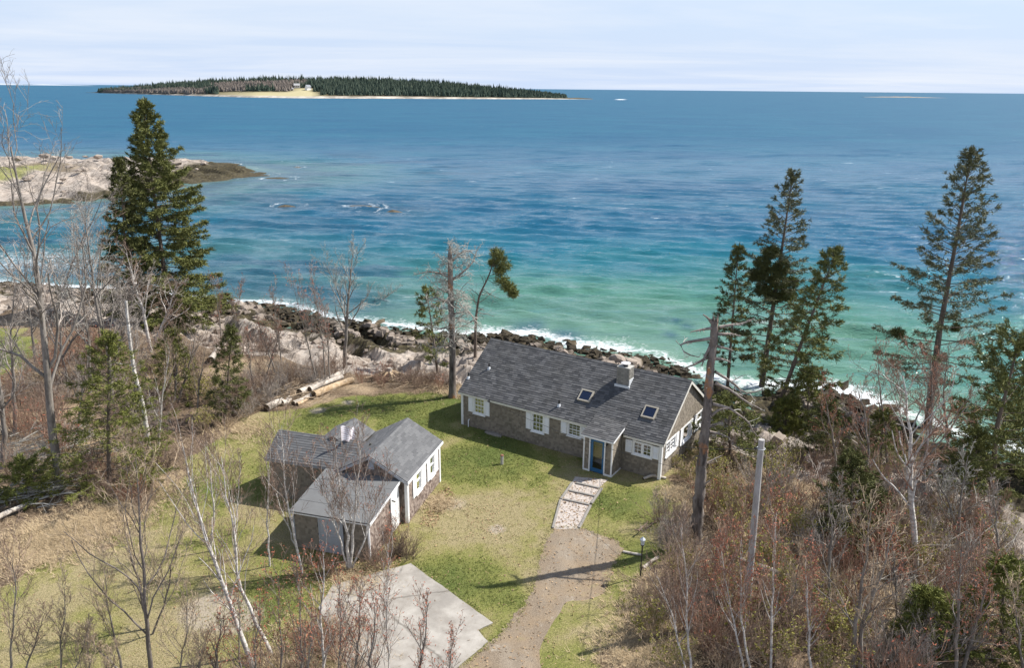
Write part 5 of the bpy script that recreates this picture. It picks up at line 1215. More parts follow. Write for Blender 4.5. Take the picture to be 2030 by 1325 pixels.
# ================================================================== DEAD TRUNKS
b, P = path_px([(897, 788), (897, 700), (894, 600), (892, 505), (892, 484)])
rg = np.random.default_rng(62); dt = thing('dead_tree', 'dead standing trunk covered in grey lichen twigs at the lawn edge', 'dead tree', b - np.array([0, 0, .1]))
S = resample(P, 14); SR = np.interp(np.linspace(0, 1, 14), [0, .1, .95, 1], [.30, .24, .16, .07]); mb = MB(); mb.tubes(S, SR, 10); link('trunk', mb.mesh('trunk', snag_m, True), dt)
extra = [resample(np.array([aty(x, y, b[1]) - b + np.array([0, dy, 0]) for (x, y), dy in zip(pp, dys)]), 7) for pp, dys in (
    ([(893, 555), (915, 540), (937, 522), (942, 505), (948, 490)], (0, .2, .5, .7, .8)), ([(893, 548), (870, 535), (850, 530), (825, 535)], (0, -.4, -.8, -1.0)), ([(893, 520), (910, 500), (930, 497), (945, 515)], (0, .3, .6, .9)), ([(895, 600), (860, 590), (835, 610)], (0, .6, 1.1)), ([(895, 620), (930, 610), (955, 640)], (0, -.5, -1)))]
E_ = np.array(extra); ER = np.tile(np.linspace(.08, .02, 7), (len(E_), 1))
G, GR = grow(S[None], SR[None], rg, **lv(64, .36, .20, (1.0, 1.6), .02, .2, 6, .3)); 
for e_, q_ in zip(E_, ER): mb = MB(); mb.tubes(e_, q_, 6); mb.build('branch', dead_bark, dt, smooth=True)
mb = MB(); mb.tubes(G, GR, 4); q_ = link('fine_branches', mb.mesh('fine_branches', dead_bark, True), dt); q_['kind'] = 'stuff'
A_ = [grow(E_, ER, rg, **lv(12, .2, .35, (.5, 1.3), 0, .6, 5, .3, rmin=.008)), grow(G, GR, rg, **lv(8, .2, .5, (.5, 1.3), 0, .6, 4, .35, rmin=.011))]
mb = MB()
for a_, r_ in A_:
    mb.tubes(a_, r_, 3); c_, cr_ = grow(a_, r_, rg, **lv(5, .2, .6, (.5, 1.3), -.1, .8, 3, .4, rmin=.011)); mb.tubes(c_, cr_, 3)
q_ = link('lichen_twigs', mb.mesh('lichen_twigs', tw_lich), dt); q_['kind'] = 'stuff'

b, P = path_px([(1378, 1088), (1388, 960), (1398, 850), (1408, 740), (1418, 632)])
rg = np.random.default_rng(63); sn = thing('dead_snag', 'tall bare dead trunk with broken top beside the cottage gable', 'dead tree', b - np.array([0, 0, .1]))
S = resample(P, 60); S[1:-1] += rg.normal(0, .012, (58, 3)); SR = np.interp(np.linspace(0, 1, 60), [0, .04, .5, .97, 1], [.32, .26, .205, .145, .13]) * (1 + rg.normal(0, .03, 60)); mb = MB(); mb.tubes(S, SR, 16); mb.v[0] = mb.v[0] + rg.normal(0, .016, mb.v[0].shape)
for k in range(7):                                                       # splintered top
    a = k / 7 * 6.28; c = S[-1] + np.array([math.cos(a), math.sin(a), 0]) * .1; mb.tubes([c - np.array([0, 0, .2]), c + np.array([0, 0, rg.uniform(.05, .35)])], [.05, .008], 4)
link('trunk', mb.mesh('trunk', snag_m, True), sn)
def q7(x, y): return (1200 + x / 3.898, 620 + y / 3.898)
brs = [[(840, 100), (740, 108), (650, 120)], [(830, 180), (700, 190), (570, 200), (570, 250), (640, 295), (720, 315)], [(880, 95), (980, 80), (1060, 75), (1120, 55), (1165, 35)], [(830, 72), (800, 30), (760, 0)], [(860, 240), (930, 262), (1000, 285)], [(850, 340), (920, 350), (980, 380)],
       [(850, 440), (1000, 540), (1090, 630), (1170, 625), (1250, 605)], [(850, 530), (960, 570), (1060, 640), (1180, 690)], [(830, 690), (960, 730), (1060, 800), (1130, 860), (1160, 930), (1200, 975)], [(820, 780), (880, 730), (960, 715)], [(815, 860), (885, 830)], [(805, 905), (900, 930), (975, 965)], [(770, 1310), (815, 1265)], [(780, 1150), (910, 1110)], [(790, 330), (690, 400), (600, 440)], [(870, 150), (980, 155), (1060, 180)], [(810, 250), (760, 330), (740, 390)]]
EB = []; rr_ = []
for i, pp in enumerate(brs):
    sgn = rg.choice([-1, 1]) * rg.uniform(.1, .35); pts = [aty(*q7(x, y), b[1]) - b for x, y in pp]; pts = [p_ + np.array([0, sgn * np.linalg.norm(p_ - pts[0]), 0]) for p_ in pts]
    EB.append(resample(pts, 8)); rr_.append(np.linspace(.075 if len(pp) > 2 else .05, .018, 8))
EB = np.array(EB); rr_ = np.array(rr_)
for e_, q_ in zip(EB, rr_): mb = MB(); mb.tubes(e_, q_, 6); mb.build('branch', dead_bark, sn, smooth=True)
mb = MB()
G, GR = grow(S[None], SR[None], rg, **lv(34, .35, .05, (1.2, 1.7), .05, .16, 4, .3)); mb.tubes(G, GR, 4); q_ = link('branch_stubs', mb.mesh('branch_stubs', dead_bark, True), sn); q_['kind'] = 'stuff'
T_, TR = grow(EB, rr_, rg, **lv(7, .3, .22, (.5, 1.4), 0, .6, 4, .35, rmin=.007)); T2_, TR2 = grow(T_, TR, rg, **lv(3, .3, .5, (.5, 1.2), 0, .7, 4, .35, rmin=.006)); mb = MB(); mb.tubes(T_, TR, 3); mb.tubes(T2_, TR2, 3); q_ = link('twigs', mb.mesh('twigs', tw_lich), sn); q_['kind'] = 'stuff'

# utility pole and lines
b = gp(1478, 1232); top = aty(1510, 872, b[1]) - b
pl = thing('utility_pole', 'weathered grey wooden utility pole in the thicket', 'pole', b)
mb = MB(); mb.tubes(resample([(0, 0, -.3), top], 8), np.linspace(.145, .11, 8), 14, True); pole_mat = bark_mat('pole_wood', (.27, .255, .245), (.46, .445, .43), 4); link('shaft', mb.mesh('shaft', pole_mat, False), pl)
pt_ = top * .955
mb = MB(); mb.tubes([pt_ + np.array([-.16, -.02, 0]), pt_ + np.array([-.24, -.05, .02])], [.03, .05], 8, True); link('insulator', mb.mesh('insulator', dark_m), pl)
mb = MB(); an = np.linspace(0, 6.283, 13); mb.tubes(np.array([pt_ + np.array([.15 * math.cos(a), .15 * math.sin(a), 0]) for a in an]), np.full(13, .012), 5); link('clamp', mb.mesh('clamp', lead_m), pl)
def hloc(x, y, z): c, s = math.cos(HYAW), math.sin(HYAW); return np.array([HX + c * x - s * y, HY + s * x + c * y, z])
def wire(name, label, a, c, sag, r=.012):
    t = np.linspace(0, 1, 24); P = np.array(a)[None] * (1 - t)[:, None] + np.array(c)[None] * t[:, None]; P[:, 2] -= 4 * sag * t * (1 - t)
    mb = MB(); mb.tubes(P, np.full(24, r), 5); o = mb.build(name, dark_m); tag(o, label, 'wire')
wire('power_line', 'thin black service wire from the grey pole to the cottage meter', b + pt_ + np.array([-.22, -.04, 0]), hloc(11.6, -.16, 2.2), .25)
sb = gp(1378, 1088)
wire('clothes_line', 'thin dark line strung from the dead snag along the cottage front', sb + (aty(1388, 940, sb[1]) - sb), hloc(2.2, -.25, 2.1), .35, .009)

# ================================================================== LEAFLESS TREES
def stems_px(lst):
    """list of stems; each first pixel is the foot. returns base of first and local paths"""
    b = gp(*lst[0][0]); out = []
    for s in lst:
        f = gp(*s[0]); P = [f] + [aty(x, y, f[1]) for x, y in s[1:]]; out.append(np.array(P) - b)
    return b, out
BIG = [lv(16, .28, .38, (.5, 1.0), .25, .55, 8, .16), lv(7, .2, .42, (.4, .9), .15, .6, 5, .2, rmin=.010), lv(6, .2, .48, (.4, .9), .1, .7, 3, .25, rmin=.009), lv(2, .3, .55, (.4, .9), .05, .8, 3, .25, rmin=.0065)]
MED = [lv(14, .25, .36, (.45, .9), .3, .5, 7, .16), lv(6, .2, .45, (.4, .9), .2, .6, 5, .2, rmin=.009), lv(5, .2, .5, (.4, .9), .15, .75, 3, .22, rmin=.008)]
FINE = [lv(18, .3, .32, (.4, .8), .4, .4, 6, .12), lv(7, .2, .5, (.35, .8), .25, .6, 5, .18, rmin=.007), lv(4, .2, .55, (.35, .8), .15, .75, 3, .2, rmin=.0065)]
def put_bare(name, label, stems, seed, r0, levels=MED, twig=None, bark=None, cat='tree', group=None, **k):
    b, P = stems_px(stems); return place3(name, label, cat, b, bare_tree(P, seed, r0, levels, twig or tw_grey, bark or grey_m, **k), group)
put_bare('bare_tree', 'tall gnarled leafless tree with forking trunk rising over the left scrub', [[(118, 965), (106, 860), (92, 760), (86, 650), (78, 560), (66, 490), (48, 430), (38, 370), (28, 320), (20, 285)], [(88, 690), (128, 560), (150, 500), (185, 430), (205, 380)], [(92, 760), (150, 660), (225, 610), (290, 560)]], 101, [.22, .11, .1], BIG, tw_grey, grey_m)
for i, (st_, r, lab, bk, tw) in enumerate([
    ([[(222, 800), (215, 700), (190, 600), (180, 520), (168, 430)], [(216, 740), (250, 640), (270, 560)]], .15, 'grey leafless tree standing between the gnarled tree and the dense spruce', grey_m, tw_grey),
    ([[(178, 780), (176, 680), (160, 560), (150, 470)]], .13, 'slender grey leafless tree close behind the gnarled forking trunk', grey_m, tw_lich),
    ([[(300, 700), (285, 620), (262, 545), (250, 500)], [(302, 690), (330, 620), (350, 560)]], .14, 'leaning pale-barked leafless tree in front of the dense spruce', birch_m, tw_brown),
    ([[(30, 860), (25, 740), (20, 640), (30, 560)]], .12, 'leafless tree by the neighbouring green lawn', grey_m, tw_grey),
    ([[(5, 930), (8, 860), (0, 760), (-20, 660)]], .16, 'stout leafless trunk standing among fallen grey branches', grey_m, tw_grey),
    ([[(345, 800), (350, 720), (345, 640)], [(352, 800), (380, 700), (392, 640)]], .08, 'twin-stemmed leafless sapling on the slope below the dense spruce', grey_m, tw_brown),
    ([[(135, 760), (120, 690), (118, 600), (100, 520)]], .1, 'thin leafless tree overlooking the cove', grey_m, tw_lich),
    ([[(200, 690), (190, 600), (196, 520), (205, 450)]], .1, 'leafless tree rising behind the dense spruce skirts near the cove', grey_m, tw_brown),
    ([[(70, 720), (62, 640), (50, 560), (55, 500)]], .1, 'spindly leafless tree at the neighbouring lawn corner', grey_m, tw_brown),
    ([[(150, 880), (160, 790), (175, 710), (165, 640)]], .08, 'leafless sapling beside the forking gnarled trunk', grey_m, tw_brown),
    ([[(390, 830), (395, 750), (410, 680)]], .06, 'thin leafless sapling between the two young evergreens', grey_m, tw_brown),
    ([[(260, 830), (270, 740), (262, 670), (240, 600)]], .09, 'leafless sapling behind the broken white birch', grey_m, tw_grey)]):
    put_bare('bare_tree', lab, st_, 110 + i, r, MED if i > 3 else BIG, tw, bk)
b, P = stems_px([[(297, 890), (283, 800), (262, 720), (254, 640), (249, 592)]])
t = bare_tree(P, 120, .13, [lv(6, .35, .12, (.6, 1.2), .3, .35, 5, .2), lv(3, .3, .5, (.4, 1), .1, .7, 4, .2)], tw_lich, birch_m, taper=.5, jit=.03); place3('broken_birch', 'white birch trunk snapped off at the top beside the young spruce', 'birch tree', b, t)
put_bare('birch_tree', 'thin upright white birch beside the snapped birch trunk', [[(312, 905), (318, 820), (328, 740), (336, 690)]], 121, .075, FINE, tw_brown, birch_m, 'birch tree')
put_bare('bare_tree', 'round-crowned leafless tree on the rocky bank above the surf', [[(683, 730), (685, 680), (688, 620), (692, 560), (700, 500)], [(687, 625), (664, 560), (640, 510)], [(686, 622), (735, 610), (780, 575)]], 122, [.17, .1, .09], BIG, tw_lich, grey_m)
for i, (st_, lab) in enumerate([([[(645, 762), (640, 680), (628, 600), (618, 548)], [(655, 765), (650, 680), (640, 600)], [(630, 765), (612, 690), (590, 600), (580, 556)]], 'red-budded multi-stemmed sapling clump left of the round-crowned tree'),
                               ([[(560, 745), (555, 690), (545, 620), (540, 580)], [(548, 745), (530, 690), (512, 640)]], 'thin leafless saplings in front of the pale shore ledge'),
                               ([[(440, 700), (436, 640), (430, 590), (425, 560)], [(455, 690), (470, 620), (478, 570)]], 'thin leafless saplings beside the dense spruce skirts'),
                               ([[(505, 770), (495, 720), (490, 660)], [(520, 770), (540, 700), (556, 655)]], 'bushy leafless sapling on the brown bank')]):
    put_bare('sapling_clump', lab, st_, 130 + i, .055, FINE, tw_brown if i else tw_grey, grey_m, 'sapling', buds=bud_red, budn=900 if i == 0 else 250, budsize=.05)
# birches in front of the lean-to
put_bare('birch_tree', 'multi-stemmed white birch growing against the lean-to shed front', [[(692, 1130), (686, 1040), (676, 970), (668, 920), (660, 862)], [(694, 1130), (700, 1050), (708, 970), (712, 900), (716, 850)], [(696, 1130), (722, 1060), (748, 990), (768, 930)], [(690, 1128), (672, 1060), (650, 990), (618, 920)]], 140, [.075, .07, .05, .05], FINE, tw_brown, birch_m, 'birch tree', buds=bud_red, budn=500, budsize=.03, jit=.08)
put_bare('birch_tree', 'slender leaning white birch at the shaded corner of the shed', [[(600, 1140), (584, 1060), (566, 980), (560, 900), (558, 838)], [(590, 1090), (560, 1010), (535, 950)]], 141, [.06, .035], FINE, tw_brown, birch_m, 'birch tree', jit=.06)
put_bare('birch_tree', 'young brown-barked birch between the wing shadow and the shed', [[(535, 1125), (530, 1040), (531, 960), (535, 880)]], 142, .045, FINE, tw_brown, birch_m, 'birch tree', jit=.06)
# foreground left
put_bare('birch_tree', 'large white birch bending from the foreground towards the lawn', [[(512, 1345), (470, 1240), (440, 1150), (417, 1090), (392, 1010), (372, 930), (362, 880)], [(417, 1095), (424, 1000), (415, 920), (410, 870)], [(436, 1140), (400, 1050), (372, 1000)]], 150, [.10, .055, .035], FINE, tw_brown, birch_m, 'birch tree', jit=.05)
put_bare('birch_tree', 'twin-topped white birch with a crooked foot in the foreground', [[(540, 1300), (505, 1220), (475, 1160), (466, 1090), (462, 1040), (448, 980), (438, 900)], [(464, 1060), (472, 980), (478, 900)]], 151, [.075, .045], FINE, tw_brown, birch_m, 'birch tree', jit=.05)
put_bare('bare_tree', 'dark-branched leafless young maple on the dry foreground grass', [[(300, 1345), (292, 1240), (283, 1130), (276, 1020), (268, 900)], [(294, 1250), (276, 1150), (256, 1085), (228, 1075)], [(300, 1260), (330, 1180), (345, 1100), (355, 1020)]], 152, [.085, .06, .045], [lv(15, .2, .42, (.45, .9), .3, .5, 8, .14), lv(7, .2, .45, (.4, .9), .2, .6, 5, .2, rmin=.008), lv(6, .2, .5, (.4, .9), .15, .75, 4, .22, rmin=.006)], tw_tan, bark_mat('maple_bark', (.07, .06, .055), (.25, .22, .2)), jit=.06)
put_bare('bare_tree', 'low twiggy leafless sapling beside the young maple', [[(245, 1345), (225, 1260), (210, 1180), (205, 1110)], [(255, 1340), (200, 1290), (165, 1250)]], 153, .045, FINE, tw_tan, grey_m)
put_bare('bare_tree', 'feathery leafless sapling at the dry grass edge', [[(20, 1360), (22, 1260), (30, 1170), (25, 1090)], [(35, 1360), (70, 1270), (88, 1210)]], 154, .045, FINE, tw_brown, grey_m)
for i, (st_, lab) in enumerate([([[(120, 1370), (118, 1290), (128, 1210), (122, 1150)], [(135, 1370), (160, 1290), (178, 1230)]], 'pale twiggy sapling pair on the dry foreground grass'),
                               ([[(350, 1390), (360, 1300), (372, 1230), (368, 1160)], [(360, 1390), (395, 1310), (412, 1250)]], 'pale twiggy sapling pair between the young maple and the bending birch'),
                               ([[(400, 1420), (392, 1330), (398, 1260)]], 'short pale sapling at the foot of the bending birch'),
                               ([[(170, 1400), (178, 1320), (172, 1250)], [(185, 1400), (215, 1330), (232, 1280)]], 'short pale brushy sapling left of the young maple')]):
    put_bare('bare_sapling', lab, st_, 155 + i * 100, .04, FINE, tw_tan, grey_m, 'sapling')
rngf = np.random.default_rng(160)
reds = [(560, 1390, 548, 1130), (600, 1400, 590, 1120), (640, 1380, 640, 1090), (668, 1420, 672, 1150), (700, 1400, 712, 1160), (735, 1440, 742, 1190), (772, 1400, 770, 1075), (520, 1420, 515, 1200), (820, 1430, 850, 1190), (480, 1400, 472, 1180), (610, 1440, 618, 1200), (430, 1400, 440, 1220), (880, 1440, 900, 1260)]
for i, (a, b_, c, d) in enumerate(reds):
    mid_ = ((a + c) / 2 + rngf.uniform(-14, 14), (b_ + d) / 2)
    put_bare('red_budded_sapling', ('slim white-stemmed sapling rising in front of the concrete slab' if i in (2, 6) else 'slim grey-stemmed red-budded sapling rising in front of the concrete slab'), [[(a, b_), mid_, (c, d)]], 161 + i, .035 + .015 * (i % 3), [lv(16, .15, .32, (.35, .75), .45, .5, 6, .12, rmin=.008), lv(6, .2, .5, (.35, .8), .25, .6, 4, .18, rmin=.0065), lv(3, .2, .5, (.35, .8), .15, .75, 3, .2, rmin=.005)], tw_brown, birch_m if i in (2, 6) else grey_m, 'sapling', 'red-budded saplings in front of the slab', buds=bud_red, budn=420, budsize=.032, jit=.06)
# right woodland
put_bare('birch_tree', 'tall white birch with wide rust-brown crown of fine twigs', [[(1818, 1140), (1812, 1050), (1806, 960), (1806, 880), (1798, 800), (1790, 740)], [(1806, 960), (1836, 920), (1870, 905), (1905, 900)], [(1804, 890), (1780, 800), (1762, 750), (1748, 720)], [(1803, 860), (1840, 780), (1870, 720)]], 180, [.15, .07, .07, .07], BIG, tw_red, birch_m, 'birch tree')
for i, (st_, r, lab, tw, bk) in enumerate([
    ([[(1720, 1000), (1722, 900), (1716, 820), (1700, 760)], [(1722, 900), (1690, 830), (1660, 790)]], .09, 'brown leafless tree left of the tall white birch', tw_red, grey_m),
    ([[(1880, 960), (1880, 860), (1870, 780), (1880, 700)]], .11, 'brown-twigged leafless tree under the gaunt spruce', tw_brown, grey_m),
    ([[(1940, 930), (1930, 850), (1925, 780)]], .08, 'leafless tree between the gaunt spruce and the leaning pine', tw_brown, grey_m),
    ([[(1760, 930), (1755, 850), (1745, 770), (1740, 700)]], .09, 'rust-twigged leafless tree beyond the tall white birch', tw_red, grey_m),
    ([[(1660, 960), (1655, 880), (1640, 800), (1630, 760)]], .08, 'rust-twigged leafless tree behind the dark young spruce', tw_red, grey_m),
    ([[(1830, 1010), (1835, 900), (1850, 800), (1845, 700)]], .105, 'rust-brown leafless tree growing through the gaunt spruce boughs', tw_red, grey_m),
    ([[(1900, 1080), (1905, 980), (1920, 900)], [(1905, 1080), (1880, 990), (1850, 930)]], .08, 'grey spreading leafless tree behind the reddish broom-crowned tree', tw_lich, grey_m),
    ([[(1690, 1345), (1700, 1220), (1716, 1110), (1728, 1010)], [(1705, 1345), (1712, 1230), (1750, 1120), (1775, 1040)]], .09, 'grey two-stemmed leafless tree in the thicket right of the pole', tw_tan, grey_m),
    ([[(1895, 1345), (1900, 1220), (1905, 1120), (1912, 1050)], [(1905, 1340), (1940, 1220), (1965, 1130)]], .075, 'reddish leafless tree with broom-like crown', tw_red, grey_m),
    ([[(1480, 1345), (1455, 1230), (1440, 1150), (1428, 1075)], [(1492, 1345), (1470, 1230), (1468, 1130), (1470, 1060)]], .05, 'thin pale birch stems just left of the utility pole', tw_red, birch_m),
    ([[(1528, 1345), (1530, 1230), (1536, 1120), (1540, 1010)]], .05, 'straight young birch just right of the utility pole', tw_red, birch_m),
    ([[(1607, 1360), (1605, 1270), (1602, 1190), (1598, 1110)]], .055, 'bright white young birch stem in the red thicket', tw_red, birch_m),
    ([[(1372, 1360), (1362, 1240), (1360, 1130), (1350, 1040)], [(1365, 1350), (1335, 1220), (1300, 1130)]], .05, 'slender leafless sapling beside the dead snag foot', tw_brown, birch_m),
    ([[(1420, 1250), (1415, 1160), (1420, 1080)]], .05, 'leafless sapling between the snag and the pole', tw_red, grey_m),
    ([[(1640, 1230), (1645, 1120), (1650, 1040), (1640, 960)]], .07, 'grey leafless sapling near the dark young spruce', tw_grey, grey_m),
    ([[(1780, 1230), (1775, 1130), (1765, 1040)]], .06, 'reddish leafless sapling below the tall white birch', tw_red, grey_m),
    ([[(1985, 1130), (1975, 1040), (1970, 960)]], .07, 'grey leafless sapling beside the pale ledge', tw_grey, grey_m),
    ([[(2030, 1345), (2020, 1250), (2010, 1160)]], .06, 'leafless sapling by the yellow-green young spruce', tw_tan, grey_m),
    ([[(1566, 1290), (1572, 1190), (1585, 1090)]], .05, 'crooked tan sapling behind the straight young birch', tw_tan, grey_m)]):
    put_bare('bare_tree' if bk is grey_m else 'birch_tree', lab, st_, 190 + i, r, BIG if r > .1 else FINE if r < .06 else MED, tw, bk, buds=bud_red if tw is tw_red else None, budn=600, budsize=.035)

# ================================================================== SHRUBS
def shrub_mesh(seed, h, spread, n, twig, buds=None, budn=0, lean=.35):
    rg = np.random.default_rng(seed); a = rg.uniform(0, 6.28, n); tl = rg.uniform(.05, 1, n) * lean * 1.6; hh = h * rg.uniform(.55, 1.05, n)
    P = np.zeros((n, 7, 3)); P[:, 0, 0] = np.cos(a) * rg.uniform(0, .35, n) * spread; P[:, 0, 1] = np.sin(a) * rg.uniform(0, .35, n) * spread; P[:, 0, 2] = -.1
    d = np.stack([np.cos(a) * tl, np.sin(a) * tl, np.ones(n)], 1)
    for s in range(1, 7):
        d = unit(d + rg.normal(0, .12, (n, 3))); P[:, s] = P[:, s - 1] + d * (hh / 6)[:, None]
    R0 = (.010 + .007 * rg.uniform(0, 1, n))[:, None] * np.linspace(1, .4, 7)[None]; mb = MB(); mb.tubes(P, R0, 4)
    A1, R1 = grow(P, R0, rg, **lv(6, .2, .42, (.35, .8), .3, .75, 5, .15, rmin=.007)); mb.tubes(A1, R1, 3)
    A2, R2 = grow(A1, R1, rg, **lv(4, .2, .55, (.35, .8), .2, .8, 3, .2, rmin=.006)); mb.tubes(A2, R2, 3)
    if buds is not None:
        pick = rg.integers(0, len(A2), budn); V, Q = blades(A2[pick, -1], unit(rg.normal(0, 1, (budn, 3))), rg, 2, .07, .045, .7); k = sum(len(f) for f in mb.q); mb.add(V, Q)
        tot = sum(len(f) for f in mb.q); idx = np.zeros(tot, int); idx[k:] = 1
        V = np.concatenate(mb.v); return mesh_np('shrub', V, [np.concatenate(mb.q)], idx, False, [twig, buds])
    return mb.mesh('shrub', twig)
SH = {'red': [shrub_mesh(200 + i, 2.6, 1.0, 20, tw_red, bud_red, 60) for i in range(2)], 'brown': [shrub_mesh(210 + i, 2.2, 1.2, 22, tw_brown) for i in range(2)],
      'grey': [shrub_mesh(220 + i, 1.9, 1.4, 22, tw_grey, lean=.7) for i in range(2)], 'tan': [shrub_mesh(230 + i, 1.5, 1.2, 24, tw_tan, lean=.6) for i in range(2)],
      'olive': [shrub_mesh(240 + i, 1.9, 1.1, 18, tw_tan, bud_olive, 700) for i in range(2)], 'dark': [shrub_mesh(250 + i, 1.5, 1.2, 26, tw_dark, lean=.6) for i in range(2)]}
rg = np.random.default_rng(300); shrubs = []
def scatter(poly_px, n, kinds, where, group, smin=.7, smax=1.25, mind=.55):
    poly = pxpoly(poly_px); xs_ = [p[0] for p in poly]; ys_ = [p[1] for p in poly]; got = 0; tries = 0
    while got < n and tries < n * 60:
        tries += 1; x = rg.uniform(min(xs_), max(xs_)); y = rg.uniform(min(ys_), max(ys_))
        if not inpoly(np.array([x]), np.array([y]), poly)[0]: continue
        if any((x - a) ** 2 + (y - b) ** 2 < mind ** 2 for a, b in shrubs): continue
        shrubs.append((x, y)); got += 1
        kd = kinds[int(rg.integers(0, len(kinds)))]; me = SH[kd][int(rg.integers(0, 2))]; s = rg.uniform(smin, smax)
        o = link('bare_shrub', me, None, (x, y, hz1(x, y) - .03), rg.uniform(0, 6.28)); o.scale = (s * rg.uniform(.85, 1.2), s * rg.uniform(.85, 1.2), s)
        words = {'red': 'reddish twiggy', 'brown': 'brown twiggy', 'grey': 'grey leafless', 'tan': 'tan leafless', 'olive': 'olive budding', 'dark': 'dark leafless'}[kd]
        tag(o, words + ' shrub ' + where, 'shrub', kd + ' shrubs ' + group)
scatter([(1310, 1180), (1360, 1070), (1420, 960), (1560, 940), (1600, 1020), (1640, 1345), (1300, 1345), (1265, 1250)], 62, ['red', 'grey', 'brown', 'olive', 'tan', 'tan', 'olive'], 'in the thicket around the utility pole', 'around the pole')
scatter([(1600, 1020), (1700, 940), (1850, 960), (2080, 1080), (2080, 1400), (1640, 1400)], 66, ['red', 'brown', 'grey', 'tan', 'grey', 'olive'], 'in the thicket below the tall white birch', 'below the white birch')
scatter([(1420, 880), (1560, 850), (1700, 860), (1820, 900), (1850, 960), (1700, 940), (1560, 935), (1400, 950)], 26, ['dark', 'brown', 'olive', 'dark'], 'on the slope beyond the cottage gable', 'on the gable slope', .5, .95)
scatter([(1310, 945), (1345, 900), (1390, 880), (1405, 960), (1350, 1000)], 9, ['tan', 'tan', 'olive'], 'against the cottage gable wall', 'by the gable', .4, .75, .4)
scatter([(1285, 1100), (1300, 1030), (1350, 1020), (1370, 1080), (1330, 1140)], 8, ['brown', 'grey'], 'behind the lamp post', 'behind the lamp post', .5, .8, .4)
scatter([(120, 950), (180, 760), (330, 700), (450, 780), (400, 880), (330, 950), (250, 1000)], 34, ['grey', 'brown', 'dark', 'olive'], 'in the scrub around the snapped birch', 'by the snapped birch', .6, 1.2)
scatter([(0, 840), (60, 740), (200, 680), (330, 690), (180, 760), (110, 940), (0, 960)], 26, ['grey', 'grey', 'brown', 'red'], 'in the scrub around the gnarled tree', 'by the gnarled tree', .7, 1.3)
scatter([(400, 850), (440, 770), (560, 730), (700, 735), (640, 770), (540, 800), (460, 860)], 34, ['grey', 'tan', 'brown'], 'on the bank behind the log pile', 'behind the logs', .5, 1.0)
scatter([(690, 752), (780, 735), (900, 740), (912, 778), (780, 768)], 24, ['dark', 'brown', 'red', 'dark'], 'on the bank by the dead standing trunk', 'by the dead trunk', .4, .75)
scatter([(420, 650), (560, 660), (640, 700), (560, 735), (440, 740)], 12, ['grey', 'brown'], 'on the rocks below the dense spruce', 'on the rocks', .6, 1.0)
scatter([(720, 1130), (760, 1070), (820, 1070), (810, 1110), (760, 1140)], 9, ['brown', 'red', 'dark'], 'against the side door of the lean-to', 'by the lean-to', .45, .7, .35)
scatter([(470, 1345), (520, 1250), (700, 1250), (760, 1345), (700, 1420), (480, 1420)], 13, ['tan', 'brown', 'red'], 'among the red-budded saplings', 'among the saplings', .45, .85)
scatter([(590, 1120), (640, 1130), (700, 1140), (640, 1150)], 4, ['red', 'dark'], 'along the shaded front of the lean-to', 'front of lean-to', .3, .45, .4)
scatter([(130, 1010), (200, 960), (330, 960), (280, 1020)], 9, ['red', 'brown'], 'at the lawn edge by the young spruce', 'lawn edge', .5, .8)

# ================================================================== SHORE ROCKS
bm1 = Mat('boulder_stone', .9, .2); wz_ = bm1.node('ShaderNodeSeparateXYZ'); bm1.nt.links.new(bm1.pos(), wz_.inputs[0])
lvl = bm1.math('ADD', bm1.math('SUBTRACT', wz_.outputs['Z'], .2), bm1.math('MULTIPLY', bm1.math('SUBTRACT', bm1.noise(.5, 4, .6), .5), 2.2))
wrk = bm1.ramp(bm1.math('ADD', bm1.math('MULTIPLY', lvl, .35), 1.75), [(.28, 1.0), (.52, 0.0)])
n1_ = bm1.noise(2.5, 6, .65); n2_ = bm1.noise(9, 5, .7)
ps = bm1.mix(bm1.math('ADD', bm1.math('MULTIPLY', bm1.orand(), .5), bm1.math('MULTIPLY', n1_, .6)), (.19, .15, .12), (.50, .43, .365)); ps = bm1.mix(bm1.math('MULTIPLY', n2_, .45), ps, (.14, .12, .105))
wk = bm1.ramp(bm1.math('ADD', bm1.math('MULTIPLY', n1_, .7), bm1.math('MULTIPLY', bm1.orand(), .3)), [(.3, (.025, .02, .014)), (.5, (.075, .06, .036)), (.7, (.16, .125, .09))])
bm1.col(bm1.mix(wrk, ps, wk)); bm1.bump(bm1.math('ADD', n1_, bm1.math('MULTIPLY', n2_, .5)), .6, .12)
RM = [rockmesh('boulder', 400 + i, bm1.m, .75, 1 if i % 3 else 2, 9) for i in range(9)]
rg = np.random.default_rng(410)
shp = np.array(SHORE); seg = np.linalg.norm(np.diff(shp, axis=0), axis=1); cum = np.concatenate([[0], np.cumsum(seg)])
i0 = 2; a0, a1 = cum[3], cum[-6]
cnt = 0
def boulder(x, y, s, label, group, sink=.35, sz=None):
    z = hz1(x, y); o = link('boulder', RM[int(rg.integers(0, 9))], None, (x, y, z - s * sink * .3 + s * .12)); o.rotation_euler = (rg.normal(0, .16), rg.normal(0, .16), 0); o.scale = (s * rg.uniform(.9, 1.9), s * rg.uniform(.6, 1.1), s * rg.uniform(.4, .95)); o.rotation_euler[2] = rg.normal(-.9, .6); tag(o, label, 'boulder', group)
